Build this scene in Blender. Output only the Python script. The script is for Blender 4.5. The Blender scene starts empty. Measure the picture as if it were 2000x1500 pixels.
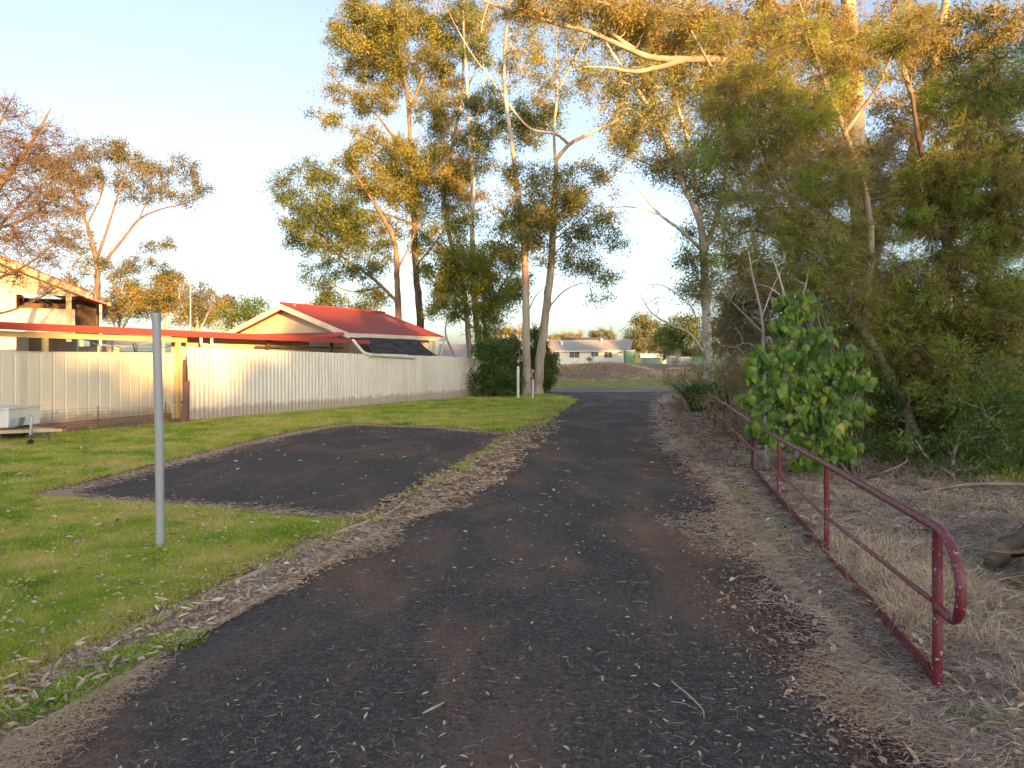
import bpy, math, random
import numpy as np
from mathutils import Vector

SEED = 7
rng = np.random.default_rng(SEED)
random.seed(SEED)
F = 1450.0; HZ = 702.0; CH = 1.6       # focal length in photo pixels, horizon row, eye height

scene = bpy.context.scene
COL = scene.collection

def P(px, py, Y):
    return np.array([(px - 1000.0) / F * Y, Y, CH - (py - HZ) / F * Y])

def G(px, py, z=0.0):
    Y = (CH - z) * F / (py - HZ)
    return np.array([(px - 1000.0) / F * Y, Y, z])

# ------------------------------------------------------------------ mesh helpers
class MB:
    def __init__(s):
        s.v = []; s.q = []; s.t = []; s.tv = []; s.n = 0
    def add(s, v, quads=None, tris=None, tint=0.5):
        v = np.asarray(v, dtype=np.float32).reshape(-1, 3)
        if quads is not None and len(quads):
            s.q.append(np.asarray(quads, dtype=np.int64).reshape(-1, 4) + s.n)
        if tris is not None and len(tris):
            s.t.append(np.asarray(tris, dtype=np.int64).reshape(-1, 3) + s.n)
        s.v.append(v)
        t = np.empty(len(v), dtype=np.float32); t[:] = tint
        s.tv.append(t)
        s.n += len(v)
        return s
    def box(s, a, b, tint=0.5):
        x0, y0, z0 = a; x1, y1, z1 = b
        c = [(x0,y0,z0),(x1,y0,z0),(x1,y1,z0),(x0,y1,z0),(x0,y0,z1),(x1,y0,z1),(x1,y1,z1),(x0,y1,z1)]
        return s.hexa(c, tint)
    def hexa(s, c, tint=0.5):
        return s.add(c, [(0,3,2,1),(4,5,6,7),(0,1,5,4),(1,2,6,5),(2,3,7,6),(3,0,4,7)], tint=tint)
    def tube(s, pts, r, sides=8, tint=0.5, caps=True):
        pts = np.asarray(pts, dtype=float); K = len(pts)
        r = np.broadcast_to(np.asarray(r, dtype=float), (K,))
        T = nrm(np.gradient(pts, axis=0)); ref = np.array([0, 0, 1.0]) if abs(T[0, 2]) < 0.8 else np.array([1.0, 0, 0])
        A = nrm(np.cross(T[0], ref)); fr_ = []
        for k in range(K):
            A = A - T[k]*(A@T[k]); A = A/max(np.linalg.norm(A), 1e-9); fr_.append(A)
        A = np.array(fr_); B = np.cross(T, A); ang = np.arange(sides)*2*math.pi/sides
        v = (pts[:, None]+(A[:, None]*np.cos(ang)[None, :, None]+B[:, None]*np.sin(ang)[None, :, None])*r[:, None, None]).reshape(-1, 3)
        i = np.arange(sides); j = (i+1) % sides; k = (np.arange(K-1)*sides)[:, None]
        q = np.stack([k+i, k+j, k+sides+j, k+sides+i], -1).reshape(-1, 4)
        s.add(v, q, tint=tint)
        if caps:
            for end, rr in ((0, 0), (K-1, (K-1)*sides)):
                ring = v[rr:rr+sides]
                c = ring.mean(0)
                tri = [(i, (i+1) % sides, sides) for i in range(sides)]
                s.add(np.vstack([ring, c[None]]), tris=tri, tint=tint)
        return s
    def build(s, name, mat, parent=None, smooth=False, world=True, org=None):
        me = bpy.data.meshes.new(name)
        v = np.concatenate(s.v) if s.v else np.zeros((0, 3), np.float32)
        o = bpy.data.objects.new(name, me)
        off = np.zeros(3)
        if parent is not None:
            off = np.array(parent['_org'])
            o.parent = parent
        elif org is not None:
            off = np.array(org, dtype=float)
            o.location = [float(a) for a in org]
        v = v - off.astype(np.float32)
        nq = sum(len(a) for a in s.q); nt = sum(len(a) for a in s.t)
        me.vertices.add(len(v)); me.vertices.foreach_set('co', v.astype(np.float32).ravel())
        me.loops.add(nq*4 + nt*3); me.polygons.add(nq + nt)
        li = []
        if nq: li.append(np.concatenate(s.q).ravel())
        if nt: li.append(np.concatenate(s.t).ravel())
        me.loops.foreach_set('vertex_index', np.concatenate(li).astype(np.int32))
        ls = np.concatenate([np.arange(nq)*4, nq*4 + np.arange(nt)*3]).astype(np.int32)
        me.polygons.foreach_set('loop_start', ls)
        lt = np.concatenate([np.full(nq, 4), np.full(nt, 3)]).astype(np.int32)
        try: me.polygons.foreach_set('loop_total', lt)
        except Exception: pass
        me.polygons.foreach_set('use_smooth', np.full(nq+nt, bool(smooth)))
        at = me.attributes.new('tint', 'FLOAT', 'POINT')
        at.data.foreach_set('value', np.concatenate(s.tv))
        me.update(calc_edges=True)
        me.materials.append(mat)
        COL.objects.link(o)
        o['_org'] = [float(a) for a in off]
        return o

def nrm(a):
    return a / np.maximum(np.linalg.norm(a, axis=-1, keepdims=True), 1e-9)

def tubes_batch(Pt, R, sides):
    N, K, _ = Pt.shape
    T = nrm(np.gradient(Pt, axis=1))
    ref = np.zeros_like(T)
    mean = nrm(T.mean(1))
    use_x = np.abs(mean[:, 2]) > 0.75
    ref[use_x] = (1.0, 0, 0); ref[~use_x] = (0, 0, 1.0)
    A = nrm(np.cross(T, ref)); B = np.cross(T, A)
    ang = np.arange(sides) * 2 * math.pi / sides
    ring = A[:, :, None, :] * np.cos(ang)[None, None, :, None] + B[:, :, None, :] * np.sin(ang)[None, None, :, None]
    V = Pt[:, :, None, :] + ring * R[:, :, None, None]
    i = np.arange(sides); j = (i + 1) % sides
    k = np.arange(K - 1)
    base = (np.arange(N) * K * sides)[:, None, None] + (k * sides)[None, :, None]
    q = np.stack([base + i, base + j, base + sides + j, base + sides + i], -1)
    return V.reshape(-1, 3), q.reshape(-1, 4)

def smooth_path(pts, n=6, wob=0.0):
    pts = np.asarray(pts, dtype=float)
    if len(pts) < 3:
        t = np.linspace(0, 1, n*2)[:, None]
        return pts[0]*(1-t) + pts[-1]*t
    p = np.vstack([2*pts[0]-pts[1], pts, 2*pts[-1]-pts[-2]])
    out = []
    for i in range(1, len(p)-2):
        t = np.linspace(0, 1, n, endpoint=False)[:, None]
        a, b, c, d = p[i-1], p[i], p[i+1], p[i+2]
        out.append(0.5*((2*b) + (-a+c)*t + (2*a-5*b+4*c-d)*t*t + (-a+3*b-3*c+d)*t**3))
    out.append(pts[-1][None])
    o = np.vstack(out)
    if wob: o[1:-1] += rng.normal(0, wob, o[1:-1].shape)
    return o

def rnd_dirs(n):
    return nrm(rng.normal(0, 1, (n, 3)))

def add_leaves(mb, base, d, L, W, fold=0.0, tint=None):
    """diamond leaves: base point, unit direction, length and width arrays"""
    n = len(base)
    L = np.broadcast_to(np.asarray(L, float), (n,))[:, None]; W = np.broadcast_to(np.asarray(W, float), (n,))[:, None]
    side = nrm(np.cross(d, rnd_dirs(n)))
    m = base + d * L * 0.45
    V = np.stack([base, m + side * W * 0.5, base + d * L, m - side * W * 0.5], 1)
    if tint is None: tint = rng.random(n)
    mb.add(V.reshape(-1, 3), np.arange(n*4).reshape(-1, 4), tint=np.repeat(tint, 4))

# ------------------------------------------------------------------ materials
def newmat(name):
    m = bpy.data.materials.new(name); m.use_nodes = True
    nt = m.node_tree; nt.nodes.clear()
    return m, nt

class N:
    """tiny node helper"""
    def __init__(s, nt): s.nt = nt
    def n(s, typ, **kw):
        x = s.nt.nodes.new(typ)
        for k, v in kw.items():
            if k.startswith('i_'):
                key = k[2:]
                key = int(key) if key.isdigit() else key.replace('_', ' ')
                x.inputs[key].default_value = v
            else: setattr(x, k, v)
        return x
    def l(s, a, b): s.nt.links.new(a, b)
    def ramp(s, fac, stops, interp='LINEAR'):
        r = s.n('ShaderNodeValToRGB'); r.color_ramp.interpolation = interp
        e = r.color_ramp.elements
        while len(e) > 1: e.remove(e[-1])
        e[0].position = stops[0][0]; e[0].color = (*stops[0][1], 1)
        for p, c in stops[1:]:
            k = e.new(p); k.color = (*c, 1)
        s.l(fac, r.inputs[0]); return r.outputs[0]
    def bw(s, fac, a, b):
        return s.ramp(fac, [(a, (0,0,0)), (b, (1,1,1))])
    def noise(s, scale, detail=4, rough=0.55, vec=None, dist=0.0):
        x = s.n('ShaderNodeTexNoise'); x.inputs['Scale'].default_value = scale
        x.inputs['Detail'].default_value = detail; x.inputs['Roughness'].default_value = rough
        x.inputs['Distortion'].default_value = dist
        if vec is None: vec = s.pos()
        s.l(vec, x.inputs['Vector']); return x.outputs['Fac']
    def pos(s):
        if not hasattr(s, '_p'): s._p = s.n('ShaderNodeNewGeometry').outputs['Position']
        return s._p
    def obj(s):
        if not hasattr(s, '_o'): s._o = s.n('ShaderNodeTexCoord').outputs['Object']
        return s._o
    def scale(s, vec, sc):
        m = s.n('ShaderNodeMapping'); m.inputs['Scale'].default_value = sc
        s.l(vec, m.inputs['Vector']); return m.outputs[0]
    def mix(s, f, a, b, blend='MIX'):
        m = s.n('ShaderNodeMix', data_type='RGBA', blend_type=blend)
        for sock, v in ((m.inputs[0], f), (m.inputs[6], a), (m.inputs[7], b)):
            if hasattr(v, 'is_linked') or hasattr(v, 'links'): s.l(v, sock)
            elif isinstance(v, (int, float)): sock.default_value = v
            else: sock.default_value = (*v, 1)
        return m.outputs[2]
    def math(s, op, a, b=0.0, clamp=False):
        m = s.n('ShaderNodeMath', operation=op); m.use_clamp = clamp
        for sock, v in ((m.inputs[0], a), (m.inputs[1], b)):
            if isinstance(v, (int, float)): sock.default_value = v
            else: s.l(v, sock)
        return m.outputs[0]
    def attr(s, name):
        a = s.n('ShaderNodeAttribute', attribute_name=name); return a.outputs['Fac']
    def bump(s, h, strength=0.3, dist=0.02):
        b = s.n('ShaderNodeBump'); b.inputs['Strength'].default_value = strength; b.inputs['Distance'].default_value = dist
        s.l(h, b.inputs['Height']); return b.outputs[0]
    def out(s, col, rough=0.8, bump=None, spec=0.3, metal=0.0):
        p = s.n('ShaderNodeBsdfPrincipled')
        if isinstance(col, tuple): p.inputs['Base Color'].default_value = (*col, 1)
        else: s.l(col, p.inputs['Base Color'])
        if isinstance(rough, (int, float)): p.inputs['Roughness'].default_value = rough
        else: s.l(rough, p.inputs['Roughness'])
        p.inputs['Specular IOR Level'].default_value = spec
        p.inputs['Metallic'].default_value = metal
        if bump is not None: s.l(bump, p.inputs['Normal'])
        o = s.n('ShaderNodeOutputMaterial'); s.l(p.outputs[0], o.inputs[0])
        return p

def foliage(name, stops, trans=0.35, rough=0.5, spec=0.25, clump=1.2):
    m, nt = newmat(name); n = N(nt)
    t = n.attr('tint')
    nz = n.noise(clump, 2)
    f = n.math('ADD', n.math('MULTIPLY', t, 0.65), n.math('MULTIPLY', nz, 0.75))
    f = n.math('SUBTRACT', f, 0.2, clamp=True)
    c = n.ramp(f, stops)
    p = n.out(c, rough, spec=spec)
    tr = n.n('ShaderNodeBsdfTranslucent')
    c2 = n.mix(1.0, c, (1.1, 1.25, 0.6), 'MULTIPLY')
    n.l(c2, tr.inputs[0])
    ms = n.n('ShaderNodeMixShader'); ms.inputs[0].default_value = trans
    n.l(p.outputs[0], ms.inputs[1]); n.l(tr.outputs[0], ms.inputs[2])
    o = [x for x in nt.nodes if x.type == 'OUTPUT_MATERIAL'][0]
    n.l(ms.outputs[0], o.inputs[0])
    return m

def bark(name, stops, scale=3.0, patch=None, bump=0.5):
    m, nt = newmat(name); n = N(nt)
    v = n.scale(n.pos(), (1, 1, 0.22))
    a = n.noise(scale, 6, 0.65, v)
    c = n.ramp(a, stops)
    if patch:
        b = n.bw(n.noise(0.9, 4, 0.6, n.scale(n.pos(), (1, 1, 0.5))), 0.52, 0.6)
        c = n.mix(b, c, patch)
    h = n.noise(scale*4, 6, 0.7, v)
    n.out(c, 0.85, n.bump(h, bump, 0.03), spec=0.15)
    return m

def paint(name, col, dirt=(0.25, 0.2, 0.14), amt=0.4, rough=0.55, scale=2.0, streak=True, bump=0.08, spec=0.35, splash=False):
    m, nt = newmat(name); n = N(nt)
    v = n.scale(n.pos(), (1, 1, 0.25)) if streak else n.pos()
    a = n.bw(n.noise(scale, 6, 0.65, v), 0.45, 0.75)
    b = n.bw(n.noise(scale*9, 4, 0.7, v), 0.5, 0.8)
    f = n.math('MULTIPLY', n.math('ADD', n.math('MULTIPLY', a, 0.7), n.math('MULTIPLY', b, 0.5)), amt, clamp=True)
    c = n.mix(f, col, dirt)
    if splash:
        sep = n.n('ShaderNodeSeparateXYZ'); n.l(n.pos(), sep.inputs[0])
        zz = n.math('SUBTRACT', sep.outputs[2], n.math('MULTIPLY', n.noise(5, 5, 0.7), 0.5))
        c = n.mix(n.math('MULTIPLY', n.bw(zz, -0.2, 0.12), -0.65) if False else n.math('MULTIPLY', n.ramp(zz, [(0.0, (1, 1, 1)), (0.14, (0, 0, 0))]), 0.6), c, (0.3, 0.2, 0.13))
        st = n.bw(n.noise(4.5, 6, 0.7, n.scale(n.pos(), (1, 1, 0.06))), 0.53, 0.7)
        c = n.mix(n.math('MULTIPLY', st, 0.22), c, (0.4, 0.33, 0.25))
    n.out(c, rough, n.bump(n.noise(40, 3), bump, 0.005), spec=spec)
    return m

M = {}
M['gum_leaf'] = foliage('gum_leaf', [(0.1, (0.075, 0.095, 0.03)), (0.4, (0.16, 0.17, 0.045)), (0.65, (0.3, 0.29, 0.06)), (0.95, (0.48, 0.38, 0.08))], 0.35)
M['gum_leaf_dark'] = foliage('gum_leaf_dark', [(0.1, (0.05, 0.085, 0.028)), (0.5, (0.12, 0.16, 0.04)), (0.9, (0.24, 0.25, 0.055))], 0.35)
M['gum_leaf_grey'] = foliage('gum_leaf_grey', [(0.1, (0.1, 0.105, 0.06)), (0.5, (0.17, 0.17, 0.09)), (0.9, (0.26, 0.22, 0.1))], 0.3)
M['gum_leaf_rust'] = foliage('gum_leaf_rust', [(0.1, (0.12, 0.13, 0.035)), (0.5, (0.27, 0.23, 0.06)), (0.9, (0.45, 0.31, 0.085))], 0.35)
M['yellow_leaf'] = foliage('yellow_leaf', [(0.1, (0.12, 0.15, 0.025)), (0.5, (0.26, 0.27, 0.035)), (0.9, (0.46, 0.4, 0.04))], 0.4)
M['needle'] = foliage('needle', [(0.1, (0.24, 0.185, 0.075)), (0.45, (0.44, 0.35, 0.13)), (0.62, (0.38, 0.38, 0.09)), (0.95, (0.3, 0.46, 0.07))], 0.5, clump=1.5)
M['needle_dry'] = foliage('needle_dry', [(0.1, (0.2, 0.15, 0.08)), (0.5, (0.32, 0.25, 0.13)), (0.9, (0.42, 0.36, 0.17))], 0.4)
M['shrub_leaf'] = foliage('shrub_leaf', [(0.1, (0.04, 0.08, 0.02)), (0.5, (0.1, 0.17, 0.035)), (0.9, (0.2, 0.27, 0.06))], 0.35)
M['broad_leaf'] = foliage('broad_leaf', [(0.1, (0.05, 0.11, 0.022)), (0.5, (0.13, 0.25, 0.035)), (0.8, (0.27, 0.38, 0.045)), (0.97, (0.65, 0.52, 0.06))], 0.4, rough=0.35, spec=0.4, clump=2.5)
M['strap_leaf'] = foliage('strap_leaf', [(0.1, (0.03, 0.07, 0.02)), (0.5, (0.07, 0.14, 0.03)), (0.9, (0.16, 0.24, 0.06))], 0.3)
M['far_leaf'] = foliage('far_leaf', [(0.1, (0.09, 0.11, 0.06)), (0.5, (0.14, 0.16, 0.08)), (0.9, (0.2, 0.2, 0.1))], 0.3, clump=0.5)
M['bud'] = foliage('bud', [(0.1, (0.1, 0.075, 0.055)), (0.9, (0.2, 0.14, 0.1))], 0.2)
M['grass'] = foliage('grass', [(0.05, (0.12, 0.21, 0.03)), (0.25, (0.3, 0.42, 0.055)), (0.45, (0.52, 0.53, 0.11)), (0.66, (0.7, 0.56, 0.22)), (1.0, (0.8, 0.63, 0.34))], 0.35, rough=0.6, spec=0.15, clump=1.1)
M['dry_grass'] = foliage('dry_grass', [(0.05, (0.3, 0.19, 0.13)), (0.45, (0.64, 0.46, 0.33)), (0.9, (0.85, 0.7, 0.54))], 0.2, rough=0.8, spec=0.1)
M['litter'] = foliage('litter', [(0.05, (0.1, 0.055, 0.04)), (0.3, (0.28, 0.17, 0.11)), (0.55, (0.52, 0.35, 0.25)), (0.8, (0.65, 0.53, 0.42)), (0.97, (0.66, 0.66, 0.48))], 0.1, rough=0.8, spec=0.15, clump=3.0)
M['litter_red'] = foliage('litter_red', [(0.05, (0.06, 0.034, 0.027)), (0.4, (0.22, 0.125, 0.095)), (0.7, (0.45, 0.29, 0.22)), (0.97, (0.72, 0.58, 0.47))], 0.1, rough=0.8, spec=0.15, clump=3.0)
M['bank_weed'] = foliage('bank_weed', [(0.05, (0.32, 0.21, 0.15)), (0.45, (0.6, 0.42, 0.29)), (0.8, (0.8, 0.62, 0.44)), (1.0, (0.55, 0.53, 0.2))], 0.1, rough=0.9, spec=0.05, clump=0.4)
M['twig'] = foliage('twig', [(0.05, (0.18, 0.13, 0.1)), (0.5, (0.42, 0.34, 0.27)), (0.95, (0.7, 0.62, 0.52))], 0.0, rough=0.9, spec=0.1, clump=3.0)
M['gum_bark'] = bark('gum_bark', [(0.3, (0.3, 0.22, 0.15)), (0.5, (0.48, 0.39, 0.29)), (0.7, (0.62, 0.54, 0.42))], 2.5, (0.33, 0.24, 0.18))
M['white_bark'] = bark('white_bark', [(0.3, (0.42, 0.37, 0.32)), (0.5, (0.6, 0.55, 0.48)), (0.7, (0.72, 0.67, 0.6))], 2.0, (0.4, 0.34, 0.28), 0.3)
M['rough_bark'] = bark('rough_bark', [(0.3, (0.1, 0.065, 0.045)), (0.5, (0.2, 0.135, 0.09)), (0.7, (0.32, 0.24, 0.17))], 4, None, 0.9)
M['grey_bark'] = bark('grey_bark', [(0.3, (0.2, 0.16, 0.13)), (0.5, (0.33, 0.27, 0.22)), (0.7, (0.45, 0.4, 0.34))], 4, None, 0.6)
M['brown_bark'] = bark('brown_bark', [(0.3, (0.09, 0.065, 0.045)), (0.5, (0.17, 0.125, 0.085)), (0.7, (0.25, 0.2, 0.14))], 5, None, 0.8)

M['cream_metal'] = paint('cream_metal', (0.82, 0.76, 0.65), (0.42, 0.34, 0.25), 0.5, 0.5, 1.6, splash=True)
M['cream_sheet'] = paint('cream_sheet', (0.78, 0.7, 0.52), (0.45, 0.34, 0.21), 0.4, 0.5, 1.1, splash=True)
M['cream_wall'] = paint('cream_wall', (0.7, 0.62, 0.44), (0.4, 0.3, 0.18), 0.25, 0.6, 1.5)
M['cream_trim'] = paint('cream_trim', (0.74, 0.67, 0.52), (0.35, 0.2, 0.1), 0.45, 0.5, 3)
M['red_roof'] = paint('red_roof', (0.48, 0.075, 0.06), (0.3, 0.09, 0.075), 0.6, 0.5, 1.4, spec=0.4)
M['red_fascia'] = paint('red_fascia', (0.37, 0.06, 0.045), (0.16, 0.05, 0.04), 0.5, 0.4, 3, spec=0.4)
def maroon_mat():
    m, nt = newmat('maroon'); n = N(nt)
    a = n.bw(n.noise(7, 5, 0.65), 0.45, 0.7); chips = n.math('MAXIMUM', n.bw(n.noise(42, 3, 0.6), 0.63, 0.66), n.bw(n.noise(11, 6, 0.75), 0.66, 0.68)); rs = n.bw(n.noise(16, 5, 0.7), 0.6, 0.68)
    c = n.mix(n.math('MULTIPLY', a, 0.55), (0.17, 0.026, 0.036), (0.28, 0.13, 0.14))
    c = n.mix(n.math('MULTIPLY', rs, 0.7), c, (0.13, 0.06, 0.035))
    c = n.mix(chips, c, (0.5, 0.45, 0.48))
    n.out(c, n.math('ADD', n.math('MULTIPLY', a, 0.25), 0.38), n.bump(n.noise(60, 4), 0.25, 0.004), spec=0.45)
    return m
M['maroon'] = maroon_mat()
M['dark_timber'] = paint('dark_timber', (0.14, 0.09, 0.06), (0.06, 0.04, 0.03), 0.6, 0.8, 4)
M['red_timber'] = paint('red_timber', (0.22, 0.11, 0.09), (0.1, 0.07, 0.06), 0.7, 0.85, 6)
M['yellow_timber'] = paint('yellow_timber', (0.62, 0.48, 0.24), (0.3, 0.2, 0.1), 0.4, 0.6, 3)
M['white_pvc'] = paint('white_pvc', (0.78, 0.74, 0.64), (0.4, 0.33, 0.24), 0.3, 0.35, 3)
M['white_paint'] = paint('white_paint', (0.78, 0.76, 0.7), (0.35, 0.3, 0.24), 0.35, 0.5, 4)
M['galv'] = paint('galv', (0.38, 0.4, 0.41), (0.24, 0.25, 0.24), 0.5, 0.42, 6, True, 0.05, spec=0.5)
M['grey_roof'] = paint('grey_roof', (0.36, 0.34, 0.32), (0.22, 0.2, 0.18), 0.5, 0.8, 0.6, False)
M['blue_roof'] = paint('blue_roof', (0.32, 0.36, 0.42), (0.2, 0.2, 0.22), 0.4, 0.5, 2)
M['dark_roof'] = paint('dark_roof', (0.09, 0.11, 0.13), (0.05, 0.06, 0.07), 0.5, 0.7, 1)
M['pink_roof'] = paint('pink_roof', (0.5, 0.33, 0.27), (0.3, 0.2, 0.16), 0.4, 0.7, 1)
M['green_metal'] = paint('green_metal', (0.14, 0.27, 0.15), (0.1, 0.15, 0.1), 0.3, 0.5, 2)
M['aqua_metal'] = paint('aqua_metal', (0.3, 0.5, 0.42), (0.2, 0.3, 0.25), 0.3, 0.5, 2)
M['dark_glass'] = paint('dark_glass', (0.12, 0.13, 0.14), (0.06, 0.06, 0.06), 0.3, 0.25, 3, spec=0.5)
M['wire'] = paint('wire', (0.3, 0.25, 0.2), (0.15, 0.1, 0.06), 0.5, 0.6, 8)
M['rust'] = paint('rust', (0.2, 0.11, 0.06), (0.08, 0.05, 0.04), 0.6, 0.8, 10)
M['cream_steel'] = paint('cream_steel', (0.55, 0.47, 0.33), (0.25, 0.15, 0.08), 0.5, 0.5, 7)
M['black_rubber'] = paint('black_rubber', (0.03, 0.03, 0.03), (0.06, 0.05, 0.04), 0.5, 0.8, 8)
M['blue_steel'] = paint('blue_steel', (0.25, 0.3, 0.36), (0.2, 0.16, 0.12), 0.4, 0.5, 7)
def shade_mat():
    m, nt = newmat('shade_cloth'); n = N(nt)
    a = n.noise(2.2, 5, 0.6, n.scale(n.pos(), (1, 1, 3)))
    c = n.ramp(a, [(0.35, (0.035, 0.035, 0.038)), (0.6, (0.075, 0.07, 0.07)), (0.75, (0.14, 0.13, 0.12))])
    n.out(c, 0.85, n.bump(a, 0.4, 0.05), spec=0.15)
    return m
M['shade_cloth'] = shade_mat()
def brick_mat():
    m, nt = newmat('brick'); n = N(nt)
    b = n.n('ShaderNodeTexBrick'); b.inputs['Scale'].default_value = 4.3
    b.inputs['Color1'].default_value = (0.36, 0.17, 0.1, 1); b.inputs['Color2'].default_value = (0.26, 0.13, 0.09, 1)
    b.inputs['Mortar'].default_value = (0.4, 0.33, 0.25, 1); b.inputs['Mortar Size'].default_value = 0.02
    sep = n.n('ShaderNodeSeparateXYZ'); n.l(n.pos(), sep.inputs[0])
    cmb = n.n('ShaderNodeCombineXYZ'); n.l(sep.outputs[1], cmb.inputs[0]); n.l(sep.outputs[2], cmb.inputs[1])
    n.l(cmb.outputs[0], b.inputs['Vector'])
    c = n.mix(n.bw(n.noise(7, 4), 0.5, 0.8), b.outputs[0], (0.3, 0.24, 0.18))
    n.out(c, 0.9, n.bump(b.outputs['Fac'], 0.3, 0.01))
    return m
M['brick'] = brick_mat()
def weather_mat():
    m, nt = newmat('weatherboard'); n = N(nt)
    sep = n.n('ShaderNodeSeparateXYZ'); n.l(n.pos(), sep.inputs[0])
    w = n.math('FRACT', n.math('MULTIPLY', sep.outputs[2], 7.0))
    a = n.noise(1.5, 5)
    c = n.mix(n.math('MULTIPLY', n.bw(a, 0.4, 0.8), 0.3), (0.72, 0.64, 0.47), (0.45, 0.35, 0.22))
    n.out(c, 0.6, n.bump(w, 0.9, 0.02))
    return m
M['weatherboard'] = weather_mat()
def roofcorr(name, col, dirt, d, pitch):
    m, nt = newmat(name); n = N(nt)
    sep = n.n('ShaderNodeSeparateXYZ'); n.l(n.pos(), sep.inputs[0])
    q = n.math('ADD', n.math('MULTIPLY', sep.outputs[0], d[0]), n.math('MULTIPLY', sep.outputs[1], d[1]))
    s = n.math('SINE', n.math('MULTIPLY', q, 2*math.pi/pitch))
    a = n.bw(n.noise(0.9, 6, 0.65), 0.42, 0.72)
    c = n.mix(n.math('MULTIPLY', a, 0.7), col, dirt)
    n.out(c, 0.5, n.bump(s, 0.8, 0.02), spec=0.4)
    return m
DU = np.array([0.466, 0.885]); DU = DU/np.linalg.norm(DU); DV = np.array([-DU[1], DU[0]])
M['red_corr'] = roofcorr('red_corr', (0.4, 0.07, 0.065), (0.27, 0.085, 0.08), DU, 0.15)

def asphalt(name, brown):
    m, nt = newmat(name); n = N(nt)
    p = n.pos()
    fine = n.math('ADD', n.math('MULTIPLY', n.noise(75, 3, 0.8), 0.6), n.math('MULTIPLY', n.noise(24, 4, 0.75), 0.4))
    vor = n.n('ShaderNodeTexVoronoi'); vor.inputs['Scale'].default_value = 70; n.l(p, vor.inputs['Vector'])
    base = n.ramp(fine, [(0.4, (0.032, 0.026, 0.024)), (0.52, (0.07, 0.058, 0.052)), (0.66, (0.2, 0.172, 0.155))])
    v3 = n.n('ShaderNodeTexVoronoi'); v3.inputs['Scale'].default_value = 42; n.l(p, v3.inputs['Vector'])
    sp3 = n.n('ShaderNodeSeparateColor'); n.l(v3.outputs['Color'], sp3.inputs[0])
    spk = n.math('MULTIPLY', n.bw(sp3.outputs[0], 0.9, 0.93), n.math('SUBTRACT', 1.0, n.bw(v3.outputs['Distance'], 0.16, 0.3)))
    base = n.mix(n.math('MULTIPLY', spk, 0.55), base, (0.4, 0.36, 0.31))
    # dusty brown areas, drawn out along the driveway
    v2 = n.scale(p, (0.95, 0.42, 1))
    big = n.noise(1.15, 5, 0.6, v2, 0.4)
    grain = n.noise(38, 4, 0.75)
    f = n.math('ADD', big, n.math('MULTIPLY', n.math('SUBTRACT', grain, 0.5), 0.5))
    f = n.bw(f, 0.47, 0.7)
    c = n.mix(n.math('MULTIPLY', f, brown), base, (0.22, 0.122, 0.075))
    lt = n.bw(n.math('ADD', n.noise(0.6, 4, 0.6), n.math('MULTIPLY', grain, 0.25)), 0.62, 0.8)
    c = n.mix(n.math('MULTIPLY', lt, 0.4), c, (0.12, 0.105, 0.095))
    # edges buried under dirt and needles: 'tint' holds metres from the edge
    e = n.attr('tint')
    en = n.math('ADD', e, n.math('MULTIPLY', n.math('SUBTRACT', n.noise(1.6, 6, 0.7), 0.5), 1.5))
    en = n.math('ADD', en, n.math('MULTIPLY', n.math('SUBTRACT', grain, 0.5), 0.35))
    ef = n.bw(en, 0.02, 0.26)
    dirt = n.ramp(n.noise(30, 4, 0.7), [(0.35, (0.14, 0.09, 0.065)), (0.5, (0.36, 0.25, 0.18)), (0.62, (0.6, 0.45, 0.34))])
    c = n.mix(ef, dirt, c)
    h = n.math('ADD', fine, n.math('MULTIPLY', vor.outputs['Distance'], 0.6))
    n.out(c, 0.88, n.bump(h, 0.55, 0.012), spec=0.25)
    return m
M['road'] = asphalt('asphalt_road', 0.95)
M['bay'] = asphalt('asphalt_bay', 0.9)
def gravel():
    m, nt = newmat('gravel'); n = N(nt)
    a = n.noise(12, 6, 0.7); b = n.noise(0.5, 4, 0.6, n.scale(n.pos(), (0.6, 1.5, 1)))
    c = n.ramp(n.math('ADD', n.math('MULTIPLY', a, 0.5), n.math('MULTIPLY', b, 0.5)), [(0.35, (0.09, 0.075, 0.07)), (0.5, (0.2, 0.165, 0.14)), (0.6, (0.4, 0.3, 0.23))])
    n.out(c, 0.9, n.bump(a, 0.5, 0.02), spec=0.2); return m
M['gravel'] = gravel()
def concrete():
    m, nt = newmat('concrete'); n = N(nt)
    a = n.noise(9, 6, 0.7); b = n.noise(1.5, 5, 0.65); g = n.noise(60, 3, 0.7)
    c = n.ramp(a, [(0.3, (0.26, 0.21, 0.17)), (0.5, (0.45, 0.38, 0.32)), (0.7, (0.62, 0.54, 0.46))])
    c = n.mix(n.bw(b, 0.5, 0.68), c, (0.15, 0.1, 0.075))
    n.out(c, 0.9, n.bump(n.math('ADD', a, g), 0.5, 0.01), spec=0.2); return m
M['concrete'] = concrete()
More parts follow.
